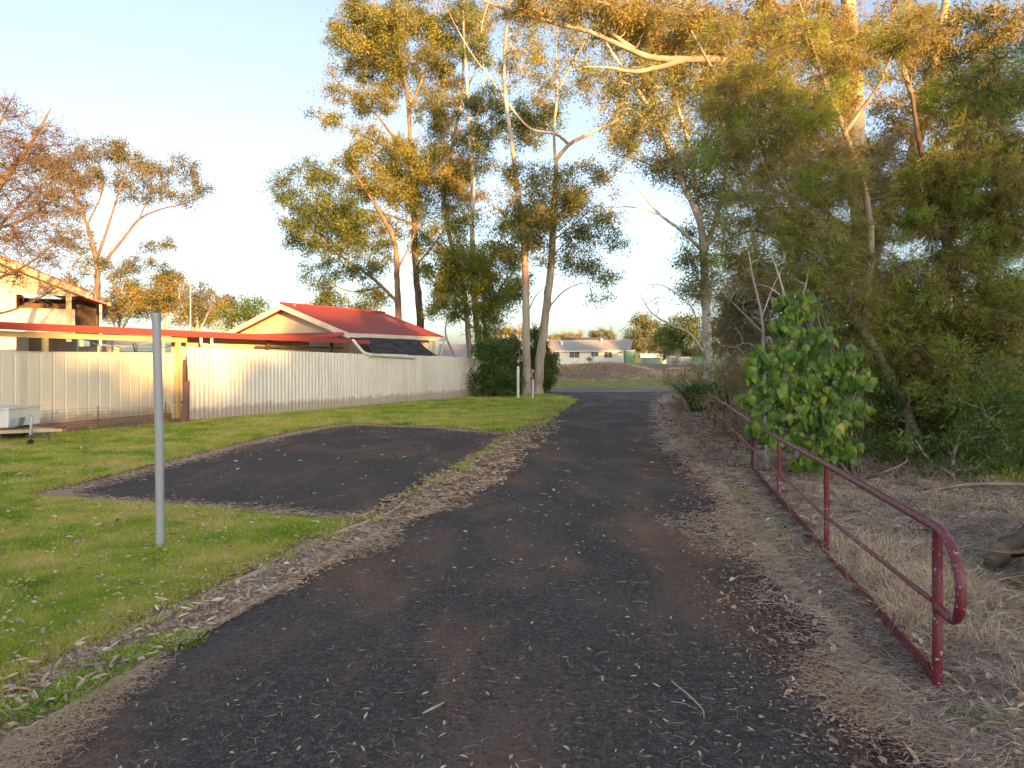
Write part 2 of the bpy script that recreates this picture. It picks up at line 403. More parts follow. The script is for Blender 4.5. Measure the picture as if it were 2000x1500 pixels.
def ground_mat():
    m, nt = newmat('ground'); n = N(nt)
    lawn = n.attr('tint')
    g1 = n.noise(1.3, 5, 0.65); g2 = n.noise(22, 5, 0.75); g3 = n.noise(70, 3, 0.7)
    grass = n.ramp(n.math('ADD', n.math('MULTIPLY', g1, 0.6), n.math('MULTIPLY', g2, 0.4)),
                   [(0.36, (0.12, 0.12, 0.035)), (0.48, (0.27, 0.25, 0.07)), (0.58, (0.43, 0.36, 0.13)), (0.7, (0.52, 0.41, 0.2))])
    dirt = n.ramp(n.math('ADD', n.math('MULTIPLY', g2, 0.6), n.math('MULTIPLY', g3, 0.4)),
                  [(0.36, (0.07, 0.043, 0.033)), (0.48, (0.25, 0.165, 0.12)), (0.58, (0.46, 0.325, 0.24)), (0.7, (0.62, 0.48, 0.37))])
    dk = n.bw(n.noise(0.8, 4, 0.6), 0.5, 0.7)
    dirt = n.mix(n.math('MULTIPLY', dk, 0.5), dirt, (0.09, 0.06, 0.045))
    f = n.math('ADD', lawn, n.math('MULTIPLY', n.math('SUBTRACT', n.noise(3.5, 5, 0.7), 0.5), 0.9))
    f = n.math('ADD', f, n.math('MULTIPLY', n.math('SUBTRACT', g2, 0.5), 0.4))
    c = n.mix(n.bw(f, 0.4, 0.62), dirt, grass)
    n.out(c, 0.95, n.bump(n.math('ADD', g2, g3), 0.8, 0.03), spec=0.1)
    return m
M['ground'] = ground_mat()

# ------------------------------------------------------------------ object tagging
def tag(o, label=None, cat=None, group=None, kind=None):
    if label: o['label'] = label
    if cat: o['category'] = cat
    if group: o['group'] = group
    if kind: o['kind'] = kind
    return o
def thing(name, loc, label, cat, group=None):
    o = bpy.data.objects.new(name, None); COL.objects.link(o)
    o.location = [float(a) for a in loc]; o['_org'] = [float(a) for a in loc]
    o.empty_display_size = 0.3
    return tag(o, label, cat, group)

# ------------------------------------------------------------------ layout curves
GRy = [-40, 2.0, 3.47, 4.16, 4.96, 6.3, 7.8, 10.9, 16.2, 20, 28, 31, 34, 36]
GRx = [-8, -2.35, -1.98, -1.84, -1.62, -1.33, -0.86, -0.3, 0.5, 1.02, 2.35, 2.5, 2.0, 1.2]
RRy = [-40, 2.0, 2.9, 3.88, 5, 7.8, 14.7, 26, 34, 36]
RRx = [-3.5, 1.9, 1.92, 1.88, 2.0, 2.44, 3.45, 5.5, 7.6, 9.0]
road_l = lambda y: np.interp(y, GRy, GRx)
road_r = lambda y: np.interp(y, RRy, RRx)
gut_w = lambda y: np.interp(y, [0, 4, 8, 12, 17.5], [0.5, 0.46, 0.42, 0.36, 0.3])
gut_l = lambda y: road_l(y) - gut_w(y)
GUT_END = 17.6
rail_x = lambda y: 1.33 + 0.198*y
BAY = np.array([(-1.62, 7.35), (-1.2, 8.7), (-0.72, 11.0), (-0.15, 14.5), (-0.1, 15.9), (-1.5, 17.2), (-4.1, 18.3), (-4.75, 16.2), (-5.15, 13.2), (-5.3, 10.9), (-5.45, 9.5), (-5.6, 8.75), (-4.6, 8.3), (-3.6, 8.1), (-2.7, 7.75)])
def inpoly(x, y, poly):
    x = np.asarray(x); y = np.asarray(y); ins = np.zeros(np.broadcast(x, y).shape, bool)
    n = len(poly)
    for i in range(n):
        x1, y1 = poly[i]; x2, y2 = poly[(i+1) % n]
        c = ((y1 > y) != (y2 > y)) & (x < (x2-x1)*(y-y1)/(y2-y1+1e-12)+x1)
        ins ^= c
    return ins
def polydist(x, y, poly):
    d = np.full(np.broadcast(x, y).shape, 1e9)
    n = len(poly)
    for i in range(n):
        a = poly[i]; b = poly[(i+1) % n]; ab = b-a
        t = np.clip(((x-a[0])*ab[0]+(y-a[1])*ab[1])/(ab@ab), 0, 1)
        d = np.minimum(d, np.hypot(x-a[0]-t*ab[0], y-a[1]-t*ab[1]))
    return d
def sstep(x, a, b):
    t = np.clip((x-a)/(b-a), 0, 1); return t*t*(3-2*t)
def vnoise(x, y, s, seed=0):
    """cheap smooth value noise"""
    x = np.asarray(x, float)*s + seed*17.3; y = np.asarray(y, float)*s + seed*5.1
    xi = np.floor(x); yi = np.floor(y); fx = x-xi; fy = y-yi
    fx = fx*fx*(3-2*fx); fy = fy*fy*(3-2*fy)
    def h(a, b):
        v = np.sin(a*127.1 + b*311.7 + seed)*43758.5453; return v-np.floor(v)
    return (h(xi, yi)*(1-fx)+h(xi+1, yi)*fx)*(1-fy) + (h(xi, yi+1)*(1-fx)+h(xi+1, yi+1)*fx)*fy
FA = np.array([-8.4, 19.2]); FB = np.array([-1.66, 32.0])     # the corrugated fence line
CA = np.array([-13.4, 9.2]); CB = np.array([-9.05, 20.0])     # the flat cream fence line
def fence_side(x, y):
    """metres in front of (towards the road from) the fences"""
    def sd(a, b):
        d = (b-a)/np.linalg.norm(b-a); return (x-a[0])*d[1]-(y-a[1])*d[0]
    return np.where(y < 19.6, sd(CA, CB), sd(FA, FB))
def gz(x, y):
    x = np.asarray(x, float); y = np.asarray(y, float)
    near = (y > -30) & (y < 42)
    l = gut_l(np.clip(y, -40, GUT_END)); l = np.where(y > GUT_END, road_l(y), l)
    dl = l - x; dr = x - road_r(y)
    drd = np.maximum(dl, dr)                    # outside the road/gutter if > 0
    b = np.where(inpoly(x, y, BAY), -polydist(x, y, BAY), polydist(x, y, BAY))
    d = np.minimum(drd, b)
    d = np.where(y > 36, np.minimum(d, 37-36), d)
    h = -0.03 + 0.055*sstep(d, -0.16, 0.12)
    gut = (x > l-0.02) & (x < road_l(y)+0.04) & (y < GUT_END)
    h = np.where(gut, -0.1, h)
    h = h + 0.035*(vnoise(x, y, 1.4, 1)-0.5)*sstep(d, 0.2, 1.2)
    h = h + 0.16*(vnoise(x, y, 0.25, 2)-0.5)*sstep(np.minimum(d, fence_side(x, y)*0+9), 1.5, 5)*(x > 0)
    cross = sstep(y, 34, 35)*(1-sstep(y, 41.2, 42.2))
    h = h*(1-cross) - 0.03*cross
    m = sstep(y, 58, 66)*(1-sstep(y, 69, 77))*sstep(x, -22, -8)*(1-sstep(x, 9, 17))
    h = h + m*(0.35 + 0.85*vnoise(x, y, 0.13, 3) + 0.4*vnoise(x, y, 0.5, 4))
    m2 = sstep(y, 66, 72)*(1-sstep(y, 78, 88))*sstep(x, 12, 20)*(1-sstep(x, 34, 44))
    h = h + m2*(0.3 + 0.7*vnoise(x, y, 0.14, 5))
    h = h + 0.85*sstep(y, 66, 104)
    h = h + sstep(y, 150, 500)*4.0
    return h
def lawn_w(x, y):
    x = np.asarray(x, float); y = np.asarray(y, float)
    fs = fence_side(x, y)
    l = np.where(y < GUT_END, gut_l(np.clip(y, -40, GUT_END)), road_l(y))
    dl = l - x
    b = np.where(inpoly(x, y, BAY), -1, polydist(x, y, BAY))
    w = sstep(dl, -0.02, 0.3)*sstep(b, 0.02, 0.3)*sstep(fs, np.where(y < 19.6, 0.9, 0.15), np.where(y < 19.6, 2.0, 0.6))
    w = w*(1-sstep(y, 33.2, 34.2))
    # worn verge beside the driveway at the top end
    w = w*(1 - 0.75*sstep(y, 14, 19)*(1-sstep(dl, 0.1, 0.9)))
    right = sstep(x - rail_x(y), 3.5, 8)*0.45*(y < 40)
    w = np.maximum(w, right)
    strip = sstep(y, 41.4, 42.2)*(1-sstep(y, 58, 61))*(0.62+0.3*vnoise(x, y, 0.3, 51))
    w = np.maximum(w, strip)
    w = np.maximum(w, sstep(y, 58, 61)*(1-sstep(y, 92, 98))*(0.28+0.25*vnoise(x, y, 0.4, 52)))
    w = np.maximum(w, sstep(y, 64, 70)*(1-sstep(y, 74, 80))*sstep(x, 11, 14)*(1-sstep(x, 18, 22))*0.8)
    w = np.maximum(w, sstep(y, 95, 104)*0.62)
    return w

# ------------------------------------------------------------------ the ground
def axis(segs):
    out = []
    for a, b, st in segs: out.append(np.arange(a, b, st))
    return np.concatenate(out)
gx = np.concatenate([-np.geomspace(7, 600, 60)[::-1][:-1], axis([(-7, 7, 0.1)]), np.geomspace(7, 600, 60)])
gy = np.concatenate([axis([(-60, 0, 3), (0, 20, 0.1), (20, 48, 0.25), (48, 110, 0.7)]), np.geomspace(110, 1500, 60)])
X, Yg = np.meshgrid(gx, gy)
Z = gz(X, Yg); Lw = lawn_w(X, Yg)
mb = MB()
ny, nx = X.shape
idx = np.arange(ny*nx).reshape(ny, nx)
q = np.stack([idx[:-1, :-1], idx[:-1, 1:], idx[1:, 1:], idx[1:, :-1]], -1).reshape(-1, 4)
mb.add(np.stack([X, Yg, Z], -1).reshape(-1, 3), q, tint=Lw.ravel())
tag(mb.build('ground', M['ground'], smooth=True), kind='structure')

def ribbon(name, ys, lf, rf, zf, mat, nx=24, tf=None):
    u = np.linspace(0, 1, nx)
    Yr = np.repeat(ys[:, None], nx, 1)
    l = lf(ys)[:, None]; r = rf(ys)[:, None]
    Xr = l + (r-l)*u[None]
    Zr = np.broadcast_to(zf(Xr, Yr, u[None]), Xr.shape)
    i = np.arange(len(ys)*nx).reshape(len(ys), nx)
    q = np.stack([i[:-1, :-1], i[:-1, 1:], i[1:, 1:], i[1:, :-1]], -1).reshape(-1, 4)
    mb = MB(); T = tf(Xr, Yr, u[None]) if tf else 0.5
    mb.add(np.stack([Xr, Yr, Zr], -1).reshape(-1, 3), q, tint=np.broadcast_to(T, Xr.shape).ravel())
    return tag(mb.build(name, mat, smooth=True), kind='structure')
ribbon('driveway', np.arange(-40, 36.01, 0.25), road_l, road_r,
       lambda x, y, u: 0.004 + 0.03*(4*u*(1-u)), M['road'], 28,
       lambda x, y, u: np.minimum((x-road_l(y))*1.0+0.22*(y > 9)+0.32, (road_r(y)-x)*1.0 + 0.2 - 0.2*sstep(y, 5, 8) - 0.45*sstep(y, 8, 15)))
ribbon('gutter', np.arange(-20, GUT_END, 0.2), lambda y: gut_l(y)-0.02+0.12*(vnoise(y, y*0, 2.1, 41)-0.35), lambda y: road_l(y)+0.0,
       lambda x, y, u: 0.022 - 0.055*np.sin(np.pi*u)**0.8 + 0.006*(vnoise(x, y, 3, 8)-0.5), M['concrete'], 9)
ribbon('crossing_road', np.arange(34.5, 41.8, 0.4), lambda y: -30+0*y, lambda y: 60+0*y,
       lambda x, y, u: 0.001 + 0*x + 0.04*(vnoise(x, y, 0.2, 9)-0.5)*0, M['gravel'], 60)
# the parking bay: a grid clipped to its outline
bx = np.arange(-6.5, 0.3, 0.07); by = np.arange(7.0, 18.8, 0.07)
BX, BY = np.meshgrid(bx, by)
din = np.where(inpoly(BX, BY, BAY), polydist(BX, BY, BAY), -polydist(BX, BY, BAY)) + 0.12*(vnoise(BX, BY, 3, 5)-0.5)
keep = din > -0.02
keep &= BX < gut_l(BY)+0.01
idx = np.arange(BX.size).reshape(BX.shape)
kq = keep[:-1, :-1] & keep[:-1, 1:] & keep[1:, 1:] & keep[1:, :-1]
q = np.stack([idx[:-1, :-1], idx[:-1, 1:], idx[1:, 1:], idx[1:, :-1]], -1)[kq]
used, inv = np.unique(q.ravel(), return_inverse=True)
co = np.stack([BX, BY, 0.012+0*BX], -1).reshape(-1, 3)[used]
dl = din.ravel()[used]
west = np.clip((-co[:, 0]-3.6)/2.2, 0, 1)
near = np.clip((9.2-co[:, 1])/2, 0, 1)
mb = MB(); mb.add(co, inv.reshape(-1, 4), tint=dl*1.0 + 0.32 - 0.45*west*near - 0.12*west)
tag(mb.build('parking_bay', M['bay'], smooth=True), kind='structure')

# ------------------------------------------------------------------ grass blades, litter (nobody could count these)
def sample_ground(n, test, x0, x1, y0, y1, power=1.5):
    """points with density falling off with distance"""
    out = []; got = 0
    while got < n:
        u = rng.random(n)
        a = 1-power
        yy = (y0**a + u*(y1**a - y0**a))**(1/a)
        # lateral range widens with y
        half = yy*0.75
        xx = rng.uniform(-1, 1, n)*half
        ok = (xx > x0) & (xx < x1)
        w = test(xx, yy)
        ok &= rng.random(n) < w
        s = np.stack([xx[ok], yy[ok]], -1); out.append(s); got += len(s)
        if len(out) > 60: break
    return np.concatenate(out)[:n]

pts = sample_ground(430000, lambda x, y: np.where((y < 34), np.clip(lawn_w(x, y)-0.1 + 0.5*(vnoise(x, y, 3, 3)-0.5), 0, 1)*(x < 4), 0), -14, 4, 2.4, 34, 1.35)
n = len(pts); yy = pts[:, 1]
sc = np.clip(yy/7, 0.75, 3.2)
hgt = rng.uniform(0.018, 0.045, n)*np.clip(sc, 0.9, 1.7)*(0.7+0.7*vnoise(pts[:, 0], pts[:, 1], 1.2, 4))
wd = 0.0042*sc*rng.uniform(0.7, 1.5, n)
base = np.stack([pts[:, 0], pts[:, 1], gz(pts[:, 0], pts[:, 1])-0.005], -1)
ang = rng.uniform(0, 2*np.pi, n); sd = np.stack([np.cos(ang), np.sin(ang), 0*ang], -1)
lean = rng.normal(0, 0.55, (n, 2))
tip = base + np.concatenate([lean*hgt[:, None], hgt[:, None]], 1)
V = np.stack([base-sd*wd[:, None], base+sd*wd[:, None], tip], 1).reshape(-1, 3)
mb = MB(); mb.add(V, tris=np.arange(3*n).reshape(-1, 3), tint=np.repeat(np.clip(rng.normal(0.4, 0.2, n)+0.3*(vnoise(pts[:, 0], pts[:, 1], 0.5, 6)-0.5)+0.5*(vnoise(pts[:, 0], pts[:, 1], 7, 7)-0.5)+0.5*(vnoise(pts[:, 0], pts[:, 1], 2.3, 8)-0.5), 0, 1), 3))
tag(mb.build('lawn_grass', M['grass']), 'short patchy green and straw coloured lawn grass', 'grass', kind='stuff')

def scatter_leaves(name, pts, L, W, mat, label, cat, tint=None, zoff=0.006, tilt=0.35):
    n = len(pts)
    z = np.maximum(gz(pts[:, 0], pts[:, 1]), 0)
    z = np.where((pts[:, 0] > road_l(pts[:, 1])) & (pts[:, 0] < road_r(pts[:, 1])) & (pts[:, 1] < 36), np.interp((pts[:, 0]-road_l(pts[:, 1]))/(road_r(pts[:, 1])-road_l(pts[:, 1])), [0, .5, 1], [0.004, 0.034, 0.004]), z)
    ing = (pts[:, 0] > gut_l(pts[:, 1])) & (pts[:, 0] < road_l(pts[:, 1])) & (pts[:, 1] < GUT_END)
    z = np.where(ing, 0.0, z)
    z = np.where(inpoly(pts[:, 0], pts[:, 1], BAY), 0.014, z)
    c = np.stack([pts[:, 0], pts[:, 1], z+zoff], -1)
    a = rng.uniform(0, 2*np.pi, n)
    d = nrm(np.stack([np.cos(a), np.sin(a), rng.normal(0, tilt, n)*0.5+0.06], -1))
    s = nrm(np.cross(d, np.array([0, 0, 1.0]))+np.stack([0*a, 0*a, rng.normal(0, tilt, n)], -1))
    up = nrm(np.cross(s, d)); up *= np.sign(up[:, 2:3]+1e-9)
    L = L[:, None]; W = W[:, None]
    curl = rng.uniform(0.05, 0.35, n)[:, None]*W
    p0 = c - d*L*0.5; p3 = c + d*L*0.5
    p1 = c - d*L*0.12 + s*W*0.5 + up*curl; p5 = c - d*L*0.12 - s*W*0.5 + up*curl
    p2 = c + d*L*0.22 + s*W*0.38 + up*curl*1.3; p4 = c + d*L*0.22 - s*W*0.38 + up*curl*1.3
    mid = c + d*L*0.02
    V = np.stack([p0, p1, p2, p3, p4, p5], 1)
    V[:, :, 2] += 0.002
    q = (np.arange(n)*6)[:, None, None] + np.array([[0, 1, 2, 3], [0, 3, 4, 5]])[None]
    if tint is None: tint = rng.random(n)
    mb = MB(); mb.add(V.reshape(-1, 3), q.reshape(-1, 4), tint=np.repeat(tint, 6))
    return tag(mb.build(name, mat), label, cat, kind='stuff')

# thick brown leaf litter on the right verge and beyond the railing
def verge(x, y):
    r = x - road_r(y)
    w = sstep(r, -0.9, 0.25)*(1-sstep(x-rail_x(y), 6, 12))
    w = w*np.where(r < 0.2, 0.35+0.5*vnoise(x, y, 1.1, 11)*1.2, 1.0)
    return w*(y < 34)
pts = sample_ground(100000, lambda x, y: verge(x, y)*(0.35+0.65*vnoise(x, y, 1.0, 13)), -2, 16, 2.3, 33, 1.5)
sc = np.clip(pts[:, 1]/8, 0.55, 2.0)
scatter_leaves('leaf_litter', pts, rng.uniform(0.025, 0.07, len(pts))*sc, rng.uniform(0.01, 0.028, len(pts))*sc, M['litter_red'],
               'deep brown leaf litter beneath and beyond the maroon railing', 'leaf litter')
# litter in the gutter and on the left edge
def gutl(x, y):
    d = x - gut_l(np.minimum(y, 19))
    return sstep(d, -0.35, 0.05)*(1-sstep(d, 0.42, np.where(y < 5, 0.5, np.where(y < 8, 0.6, 0.9))))*(y < 27)*np.where((y > 6.1) & (y < 8.3), 0.35, 1.0)
pts = sample_ground(26000, lambda x, y: gutl(x, y)*(0.15+0.85*sstep(vnoise(x, y, 1.6, 15), 0.42, 0.75)), -4, 4, 2.3, 27, 1.7)
sc = np.clip(pts[:, 1]/8, 0.5, 1.8)
scatter_leaves('gutter_litter', pts, rng.uniform(0.03, 0.085, len(pts))*sc, rng.uniform(0.01, 0.026, len(pts))*sc, M['litter'],
               'tan and grey fallen leaves gathered along the concrete gutter', 'leaf litter')
pts = sample_ground(260, lambda x, y: gutl(x, y)*(y < 12)*0.6, -4, 4, 2.3, 12, 1.9)
scatter_leaves('large_leaves', pts, rng.uniform(0.05, 0.12, len(pts)), rng.uniform(0.014, 0.03, len(pts)), M['litter'],
               'long curled gum leaves lying in the near end of the gutter', 'fallen leaves', tint=np.clip(rng.normal(0.75, 0.25, len(pts)), 0, 1), zoff=0.02, tilt=0.6)
pts = sample_ground(1000, lambda x, y: verge(x, y)*0.5, -1, 10, 2.3, 15, 1.8)
scatter_leaves('verge_leaves', pts, rng.uniform(0.035, 0.085, len(pts)), rng.uniform(0.015, 0.035, len(pts)), M['litter'],
               'large curled tan and orange leaves lying around the railing', 'fallen leaves', tint=np.clip(rng.normal(0.5, 0.3, len(pts)), 0, 1), zoff=0.03, tilt=0.7)
# sparse leaves over driveway, bay and lawn
pts = sample_ground(1300, lambda x, y: (x > -9)*(x < 5)*np.where((x > road_l(y)), 0.5, 1.0)*(y < 33)*(0.3+0.7*vnoise(x, y, 0.7, 17)), -10, 5, 2.3, 33, 1.9)
sc = np.clip(pts[:, 1]/7, 0.7, 1.6)
scatter_leaves('fallen_leaves', pts, rng.uniform(0.02, 0.065, len(pts))*sc, rng.uniform(0.008, 0.022, len(pts))*sc, M['litter'],
               'loose pale fallen leaves dotted over driveway and lawn', 'fallen leaves', tint=np.clip(rng.normal(0.72, 0.2, len(pts)), 0, 1), zoff=0.014)

pts = sample_ground(1500, lambda x, y: (lawn_w(x, y) > 0.5)*(x < 3)*(y < 30)*1.0, -12, 3, 2.3, 30, 1.7)
sc = np.clip(pts[:, 1]/7, 0.7, 1.8)
scatter_leaves('lawn_leaves', pts, rng.uniform(0.03, 0.08, len(pts))*sc, rng.uniform(0.012, 0.03, len(pts))*sc, M['litter'],
               'pale dead leaves resting on top of the lawn', 'fallen leaves', tint=np.clip(rng.normal(0.65, 0.2, len(pts)), 0, 1), zoff=0.035)
def scatter_sticks(name, pts, L, r, mat, label, cat, tilt=0.12, up=0.01, kind='stuff', tmean=0.5):
    n = len(pts); z = np.maximum(gz(pts[:, 0], pts[:, 1]), 0.0)
    inr = (pts[:, 0] > road_l(pts[:, 1])) & (pts[:, 0] < road_r(pts[:, 1]))
    z = np.where(inr, 0.03, z)
    c = np.stack([pts[:, 0], pts[:, 1], z+up], -1)
    a = rng.uniform(0, 2*np.pi, n)
    d = nrm(np.stack([np.cos(a), np.sin(a), np.abs(rng.normal(0, tilt, n))], -1))
    perp = nrm(np.cross(d, np.array([0, 0, 1.0])))
    bend = rng.normal(0, 0.13, n)[:, None]*L[:, None]
    p = np.stack([c-d*L[:, None]*0.5, c+perp*bend*0.7, c+d*L[:, None]*0.15+perp*bend, c+d*L[:, None]*0.5], 1)
    R = np.stack([r, r*0.9, r*0.8, r*0.4], 1)
    v, q = tubes_batch(p, R, 3)
    mb = MB(); mb.add(v, q, tint=np.repeat(np.clip(rng.normal(tmean, 0.22, n), 0, 1), 12))
    return tag(mb.build(name, mat), label, cat, kind=kind)
pts = sample_ground(34000, lambda x, y: verge(x, y)*sstep(x-road_r(y), -0.5, 0.2), -1, 16, 2.3, 26, 1.6)
sc = np.clip(pts[:, 1]/6, 0.6, 2)
scatter_sticks('twig_litter', pts, rng.uniform(0.05, 0.28, len(pts))*sc**0.5, rng.uniform(0.001, 0.003, len(pts))*sc, M['twig'],
               'grey and tan twigs strewn over the ground beyond the railing', 'twigs', 0.22, 0.015)
pts = sample_ground(1000, lambda x, y: ((x > road_l(y)) & (x < road_r(y)))*(0.3+0.7*vnoise(x, y, 0.8, 19)), -3, 6, 2.3, 20, 1.9)
sc = np.clip(pts[:, 1]/5, 0.7, 2)
scatter_sticks('driveway_twigs', pts, rng.uniform(0.015, 0.085, len(pts))*sc**0.5, rng.uniform(0.0007, 0.0018, len(pts))*sc, M['twig'],
               'pale small twigs and bark strips strewn on the dark driveway', 'twigs', 0.05, 0.004, tmean=0.75)
# tan needle drifts covering the driveway's edges
def drift(x, y):
    a = x-road_l(y); b = road_r(y)-x
    n1 = vnoise(x, y, 1.1, 21)
    return np.clip(0.8*(1-sstep(a, 0.0, 0.05+0.55*n1**1.6))*(a > -0.12)*(y < 9)*sstep(vnoise(x, y, 2.2, 31), 0.2, 0.6) + 0.9*(1-sstep(b, 0.05, 0.1+np.where(y < 5, 0.75, 1.2)*n1**1.5))*(b > -0.9), 0, 1)*(y < 24)
pts = sample_ground(60000, drift, -4, 7, 2.3, 24, 1.7)
sc = np.clip(pts[:, 1]/5, 0.7, 2.4)
scatter_sticks('needle_drift', pts, rng.uniform(0.02, 0.07, len(pts))*sc**0.6, rng.uniform(0.0006, 0.0013, len(pts))*sc, M['dry_grass'],
               'tan dry needle drifts lying over the driveway edges', 'needles', 0.2, 0.006)

# dry fringe round the parking bay
pe = []
for i in range(len(BAY)):
    a_ = BAY[i]; b_ = BAY[(i+1) % len(BAY)]
    if i in (0, 1, 2, 3): continue
    k = int(np.linalg.norm(b_-a_)*420)
    t_ = rng.random(k)[:, None]
    nn_ = np.array([b_[1]-a_[1], a_[0]-b_[0]])/np.linalg.norm(b_-a_)
    pe.append(a_+(b_-a_)*t_ + nn_*(np.abs(rng.normal(0, 0.10+0.2*vnoise((a_+(b_-a_)*t_)[:, 0], (a_+(b_-a_)*t_)[:, 1], 1.5, 61), k))[:, None]*-1*0.8) + rng.normal(0, 0.05, (k, 2)))
pts = np.concatenate(pe)
scatter_sticks('edge_straw', pts, rng.uniform(0.03, 0.1, len(pts)), rng.uniform(0.0012, 0.0025, len(pts)), M['dry_grass'],
               'dry straw fringe along the edge of the parking bay', 'dry grass', 0.2, 0.014)

# dead straw tufts behind the railing
mb = MB()
def tuft(mb, cx, cy, r, n, hmin, hmax, w, spread=0.7, tint=0.5, tsd=0.2, z0=None, seg=4, droop=0.6):
    a = rng.uniform(0, 2*np.pi, n); rr = r*np.sqrt(rng.random(n))*0.5
    bx_ = cx+np.cos(a)*rr; by_ = cy+np.sin(a)*rr
    z = gz(bx_, by_) if z0 is None else np.full(n, z0)
    h = rng.uniform(hmin, hmax, n)
    a2 = a+rng.normal(0, 0.6, n); o = rng.uniform(0.1, 1.0, n)*spread*h
    out = np.stack([np.cos(a2), np.sin(a2), 0*a2], -1)
    t = np.linspace(0, 1, seg)
    pth = np.stack([np.stack([bx_, by_, z-0.01], -1) + out*(o*tt**1.4)[:, None] + np.array([0, 0, 1.0])*(h*(tt-droop*0.55*tt**2.6))[:, None] for tt in t], 1)
    side = np.cross(out, [0, 0, 1.0])
    side = nrm(side + rng.normal(0, 0.3, side.shape))
    ww = w*np.array([0.8, 1.0, 0.75, 0.1])[:seg] if seg == 4 else w*np.linspace(1, 0.1, seg)
    Lf = pth - side[:, None, :]*ww[None, :, None]*0.5; Rt = pth + side[:, None, :]*ww[None, :, None]*0.5
    V = np.stack([Lf, Rt], 2).reshape(n, seg*2, 3)
    q = np.array([[2*k, 2*k+1, 2*k+3, 2*k+2] for k in range(seg-1)])
    Q = (np.arange(n)*seg*2)[:, None, None]+q[None]
    mb.add(V.reshape(-1, 3), Q.reshape(-1, 4), tint=np.repeat(np.clip(rng.normal(tint, tsd, n), 0, 1), seg*2))
for k in range(400):
    y = 2.8 + 10*rng.random()**1.4; x = rail_x(y)+rng.uniform(0.12, 4.5)
    tuft(mb, x, y, 0.22, int(rng.integers(14, 46)), 0.06, 0.28, 0.003*max(1, y/5), 1.8, 0.5, droop=1.2)
for k in range(34):    # the thick ball of straw behind the near bay of the railing
    y = rng.uniform(4.2, 6.4); x = rail_x(y)+rng.uniform(0.05, 0.75)
    tuft(mb, x, y, 0.3, 80, 0.1, 0.42, 0.0028, 1.3, 0.55, droop=1.3)
tag(mb.build('dry_grass', M['dry_grass']), 'straw coloured dead grass tangled behind the railing', 'dry grass', kind='stuff')
# weeds along the gutter at the near end, longer lawn edges
mb = MB()
for k in range(460):
    y = rng.uniform(2.4, 7.4) if k < 200 else rng.uniform(8, 32)
    x = (gut_l(y) if y < GUT_END else road_l(y))+rng.normal(-0.09, 0.08)
    tuft(mb, x, y, rng.uniform(0.08, 0.3), 26, 0.02, 0.065, 0.005*max(1, y/6), 1.2, rng.uniform(0.2, 0.6), 0.15, z0=0.015)
for (px, py) in ((40, 1392), (150, 1352), (175, 1338), (340, 1256), (245, 1290), (100, 1400)):
    g = G(px, py)
    tuft(mb, g[0], g[1], 0.34, 320, 0.015, 0.055, 0.009, 1.3, 0.12, 0.1, z0=0.012)
for k in range(9):
    a_ = k*0.7; g = G(313, 1066); tuft(mb, g[0]+0.07*math.cos(a_), g[1]+0.07*math.sin(a_), 0.08, 30, 0.03, 0.09, 0.004, 0.7, 0.4, 0.15)
tag(mb.build('gutter_weeds', M['grass']), 'small green weeds sprouting along the gutter edge', 'weeds', kind='stuff')
# low green ground cover under the right hand trees
mb = MB()
for k in range(900):
    y = rng.uniform(9, 30); x = rail_x(y)+rng.uniform(1.5, 12)
    if y < 12 and x < rail_x(y)+3.0: continue
    tuft(mb, x, y, 0.5, 26, 0.1, 0.4, 0.012*y/10, 0.9, 0.4, 0.2)
tag(mb.build('undergrowth', M['grass']), 'rank olive grass growing under the right hand trees', 'undergrowth', kind='stuff')
# rough brown tussocks on the earth bank
mb = MB()
for k in range(3400):
    y = rng.uniform(57, 80); x = rng.uniform(-14, 32)
    tuft(mb, x, y, 1.0, 9, 0.08, 0.32, 0.05, 1.6, np.clip(vnoise(x, y, 0.3, 71)*1.1-0.1, 0, 1), 0.15, droop=1.0)
tag(mb.build('bank_grass', M['bank_weed']), 'dead brown weeds covering the low earth bank', 'dry weeds', kind='stuff')

